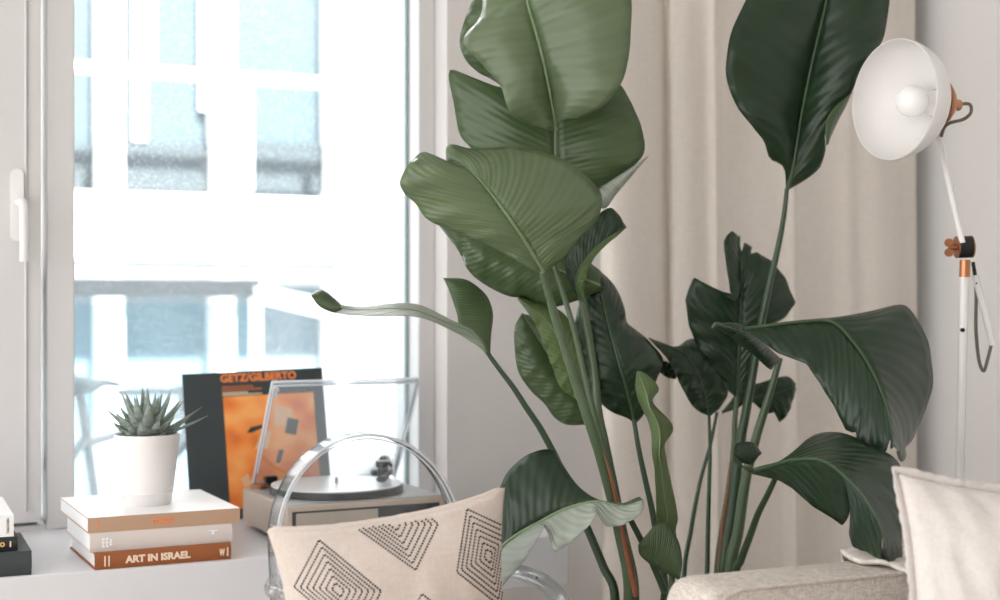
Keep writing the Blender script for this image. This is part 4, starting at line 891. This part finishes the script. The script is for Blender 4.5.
leaf(B, [(709, 416), (700, 412), (691, 404), (681, 386), (668, 360), (648, 338)], [(709, 416), (704, 392), (696, 370), (682, 352), (649, 338)], [(710, 416), (720, 408), (728, 390), (722, 365), (704, 342), (690, 339), (676, 347), (661, 347), (649, 338)], (2.94, 2.90, 2.88), (2.94, 2.92, 2.9), (2.94, 2.98, 2.94), 'dark', bulge=.012, rib=.003, seed=15)
leaf(B, [(722, 412), (734, 397), (750, 386), (766, 381), (780, 377), (789, 377), (796, 384)], [(722, 412), (740, 402), (760, 396), (780, 392), (795, 386)], [(722, 414), (738, 408), (752, 398), (759, 408), (767, 414), (774, 412), (780, 423), (786, 416), (791, 408), (796, 388)], (3.04, 3.06), (3.02, 3.04), (3.02, 3.06), 'dark', bulge=.01, rib=.003, seed=16, sR=False)
leaf(B, [(655, 352), (662, 360), (668, 362), (674, 368), (677, 376)], [(655, 356), (662, 365), (668, 370), (676, 378)], [(655, 360), (660, 372), (668, 378), (676, 379)], (2.98, 3.0), (2.98, 3.0), (2.98, 3.0), 'dark', rib=0, bulge=.004, seed=17)
# big arching leaf
leaf(B, [(744, 329), (763, 325), (802, 320), (836, 317), (871, 311), (897, 305), (908, 308), (923, 330), (931, 352), (932, 386), (923, 416), (914, 438), (905, 447), (906, 456), (901, 462), (897, 452)],
     [(744, 329), (768, 326), (800, 322), (832, 322), (854, 343), (871, 369), (884, 399), (891, 425), (893, 446)],
     [(743, 330), (763, 343), (778, 353), (806, 364), (820, 383), (832, 404), (841, 420), (846, 430), (853, 433), (856, 432), (856, 444), (863, 452), (870, 458), (878, 460), (886, 450), (890, 438), (891, 450), (894, 448)], (2.66, 2.78, 2.70, 2.56), (2.66, 2.70, 2.56, 2.44), (2.66, 2.58, 2.52, 2.44), 'dark', bulge=.014, rib=.0042, seed=18, sR=False, N_=72,
     extra=[([(711, 327), (724, 335), (750, 352), (769, 369), (774, 366)], [(713, 324), (737, 323), (752, 332), (764, 343), (780, 358)], (2.68, 2.78), (2.70, 2.80), 'dark'), ([(711, 327), (716, 322), (726, 325), (736, 330)], [(712, 329), (718, 327), (726, 329), (736, 331)], (2.66, 2.68), (2.66, 2.68), 'mid')])
# low leaf hanging over the sofa arm
leaf(B, [(754, 468), (768, 464), (780, 461), (794, 456), (804, 442), (820, 433), (836, 432), (852, 436), (872, 446), (892, 456), (902, 470), (904, 500), (904, 526), (902, 548), (900, 564), (892, 566), (885, 556), (883, 538)],
     [(752, 471), (770, 466), (792, 460), (820, 460), (840, 472), (860, 492), (876, 516), (883, 536)],
     [(752, 474), (766, 477), (780, 481), (792, 488), (812, 506), (832, 518), (843, 526), (846, 520), (856, 493), (852, 516), (848, 532), (852, 545), (868, 562), (878, 571), (881, 556), (882.5, 537)], (2.60, 2.60, 2.45, 2.26, 2.16), (2.60, 2.46, 2.30, 2.16), (2.60, 2.44, 2.34, 2.17), 'dark', bulge=.010, rib=.0042, seed=19, sR=False, N_=80,
     extra=[([(733, 452), (734, 446), (742, 442), (754, 443), (761, 452)], [(733, 453), (740, 461), (747, 464), (754, 462), (760, 454)], (2.60, 2.62), (2.57, 2.60), 'dark'), ([(732, 450), (736, 458), (744, 466), (756, 468)], [(734, 462), (742, 467), (748, 472), (756, 473)], (2.58, 2.60), (2.58, 2.60), 'mid')])
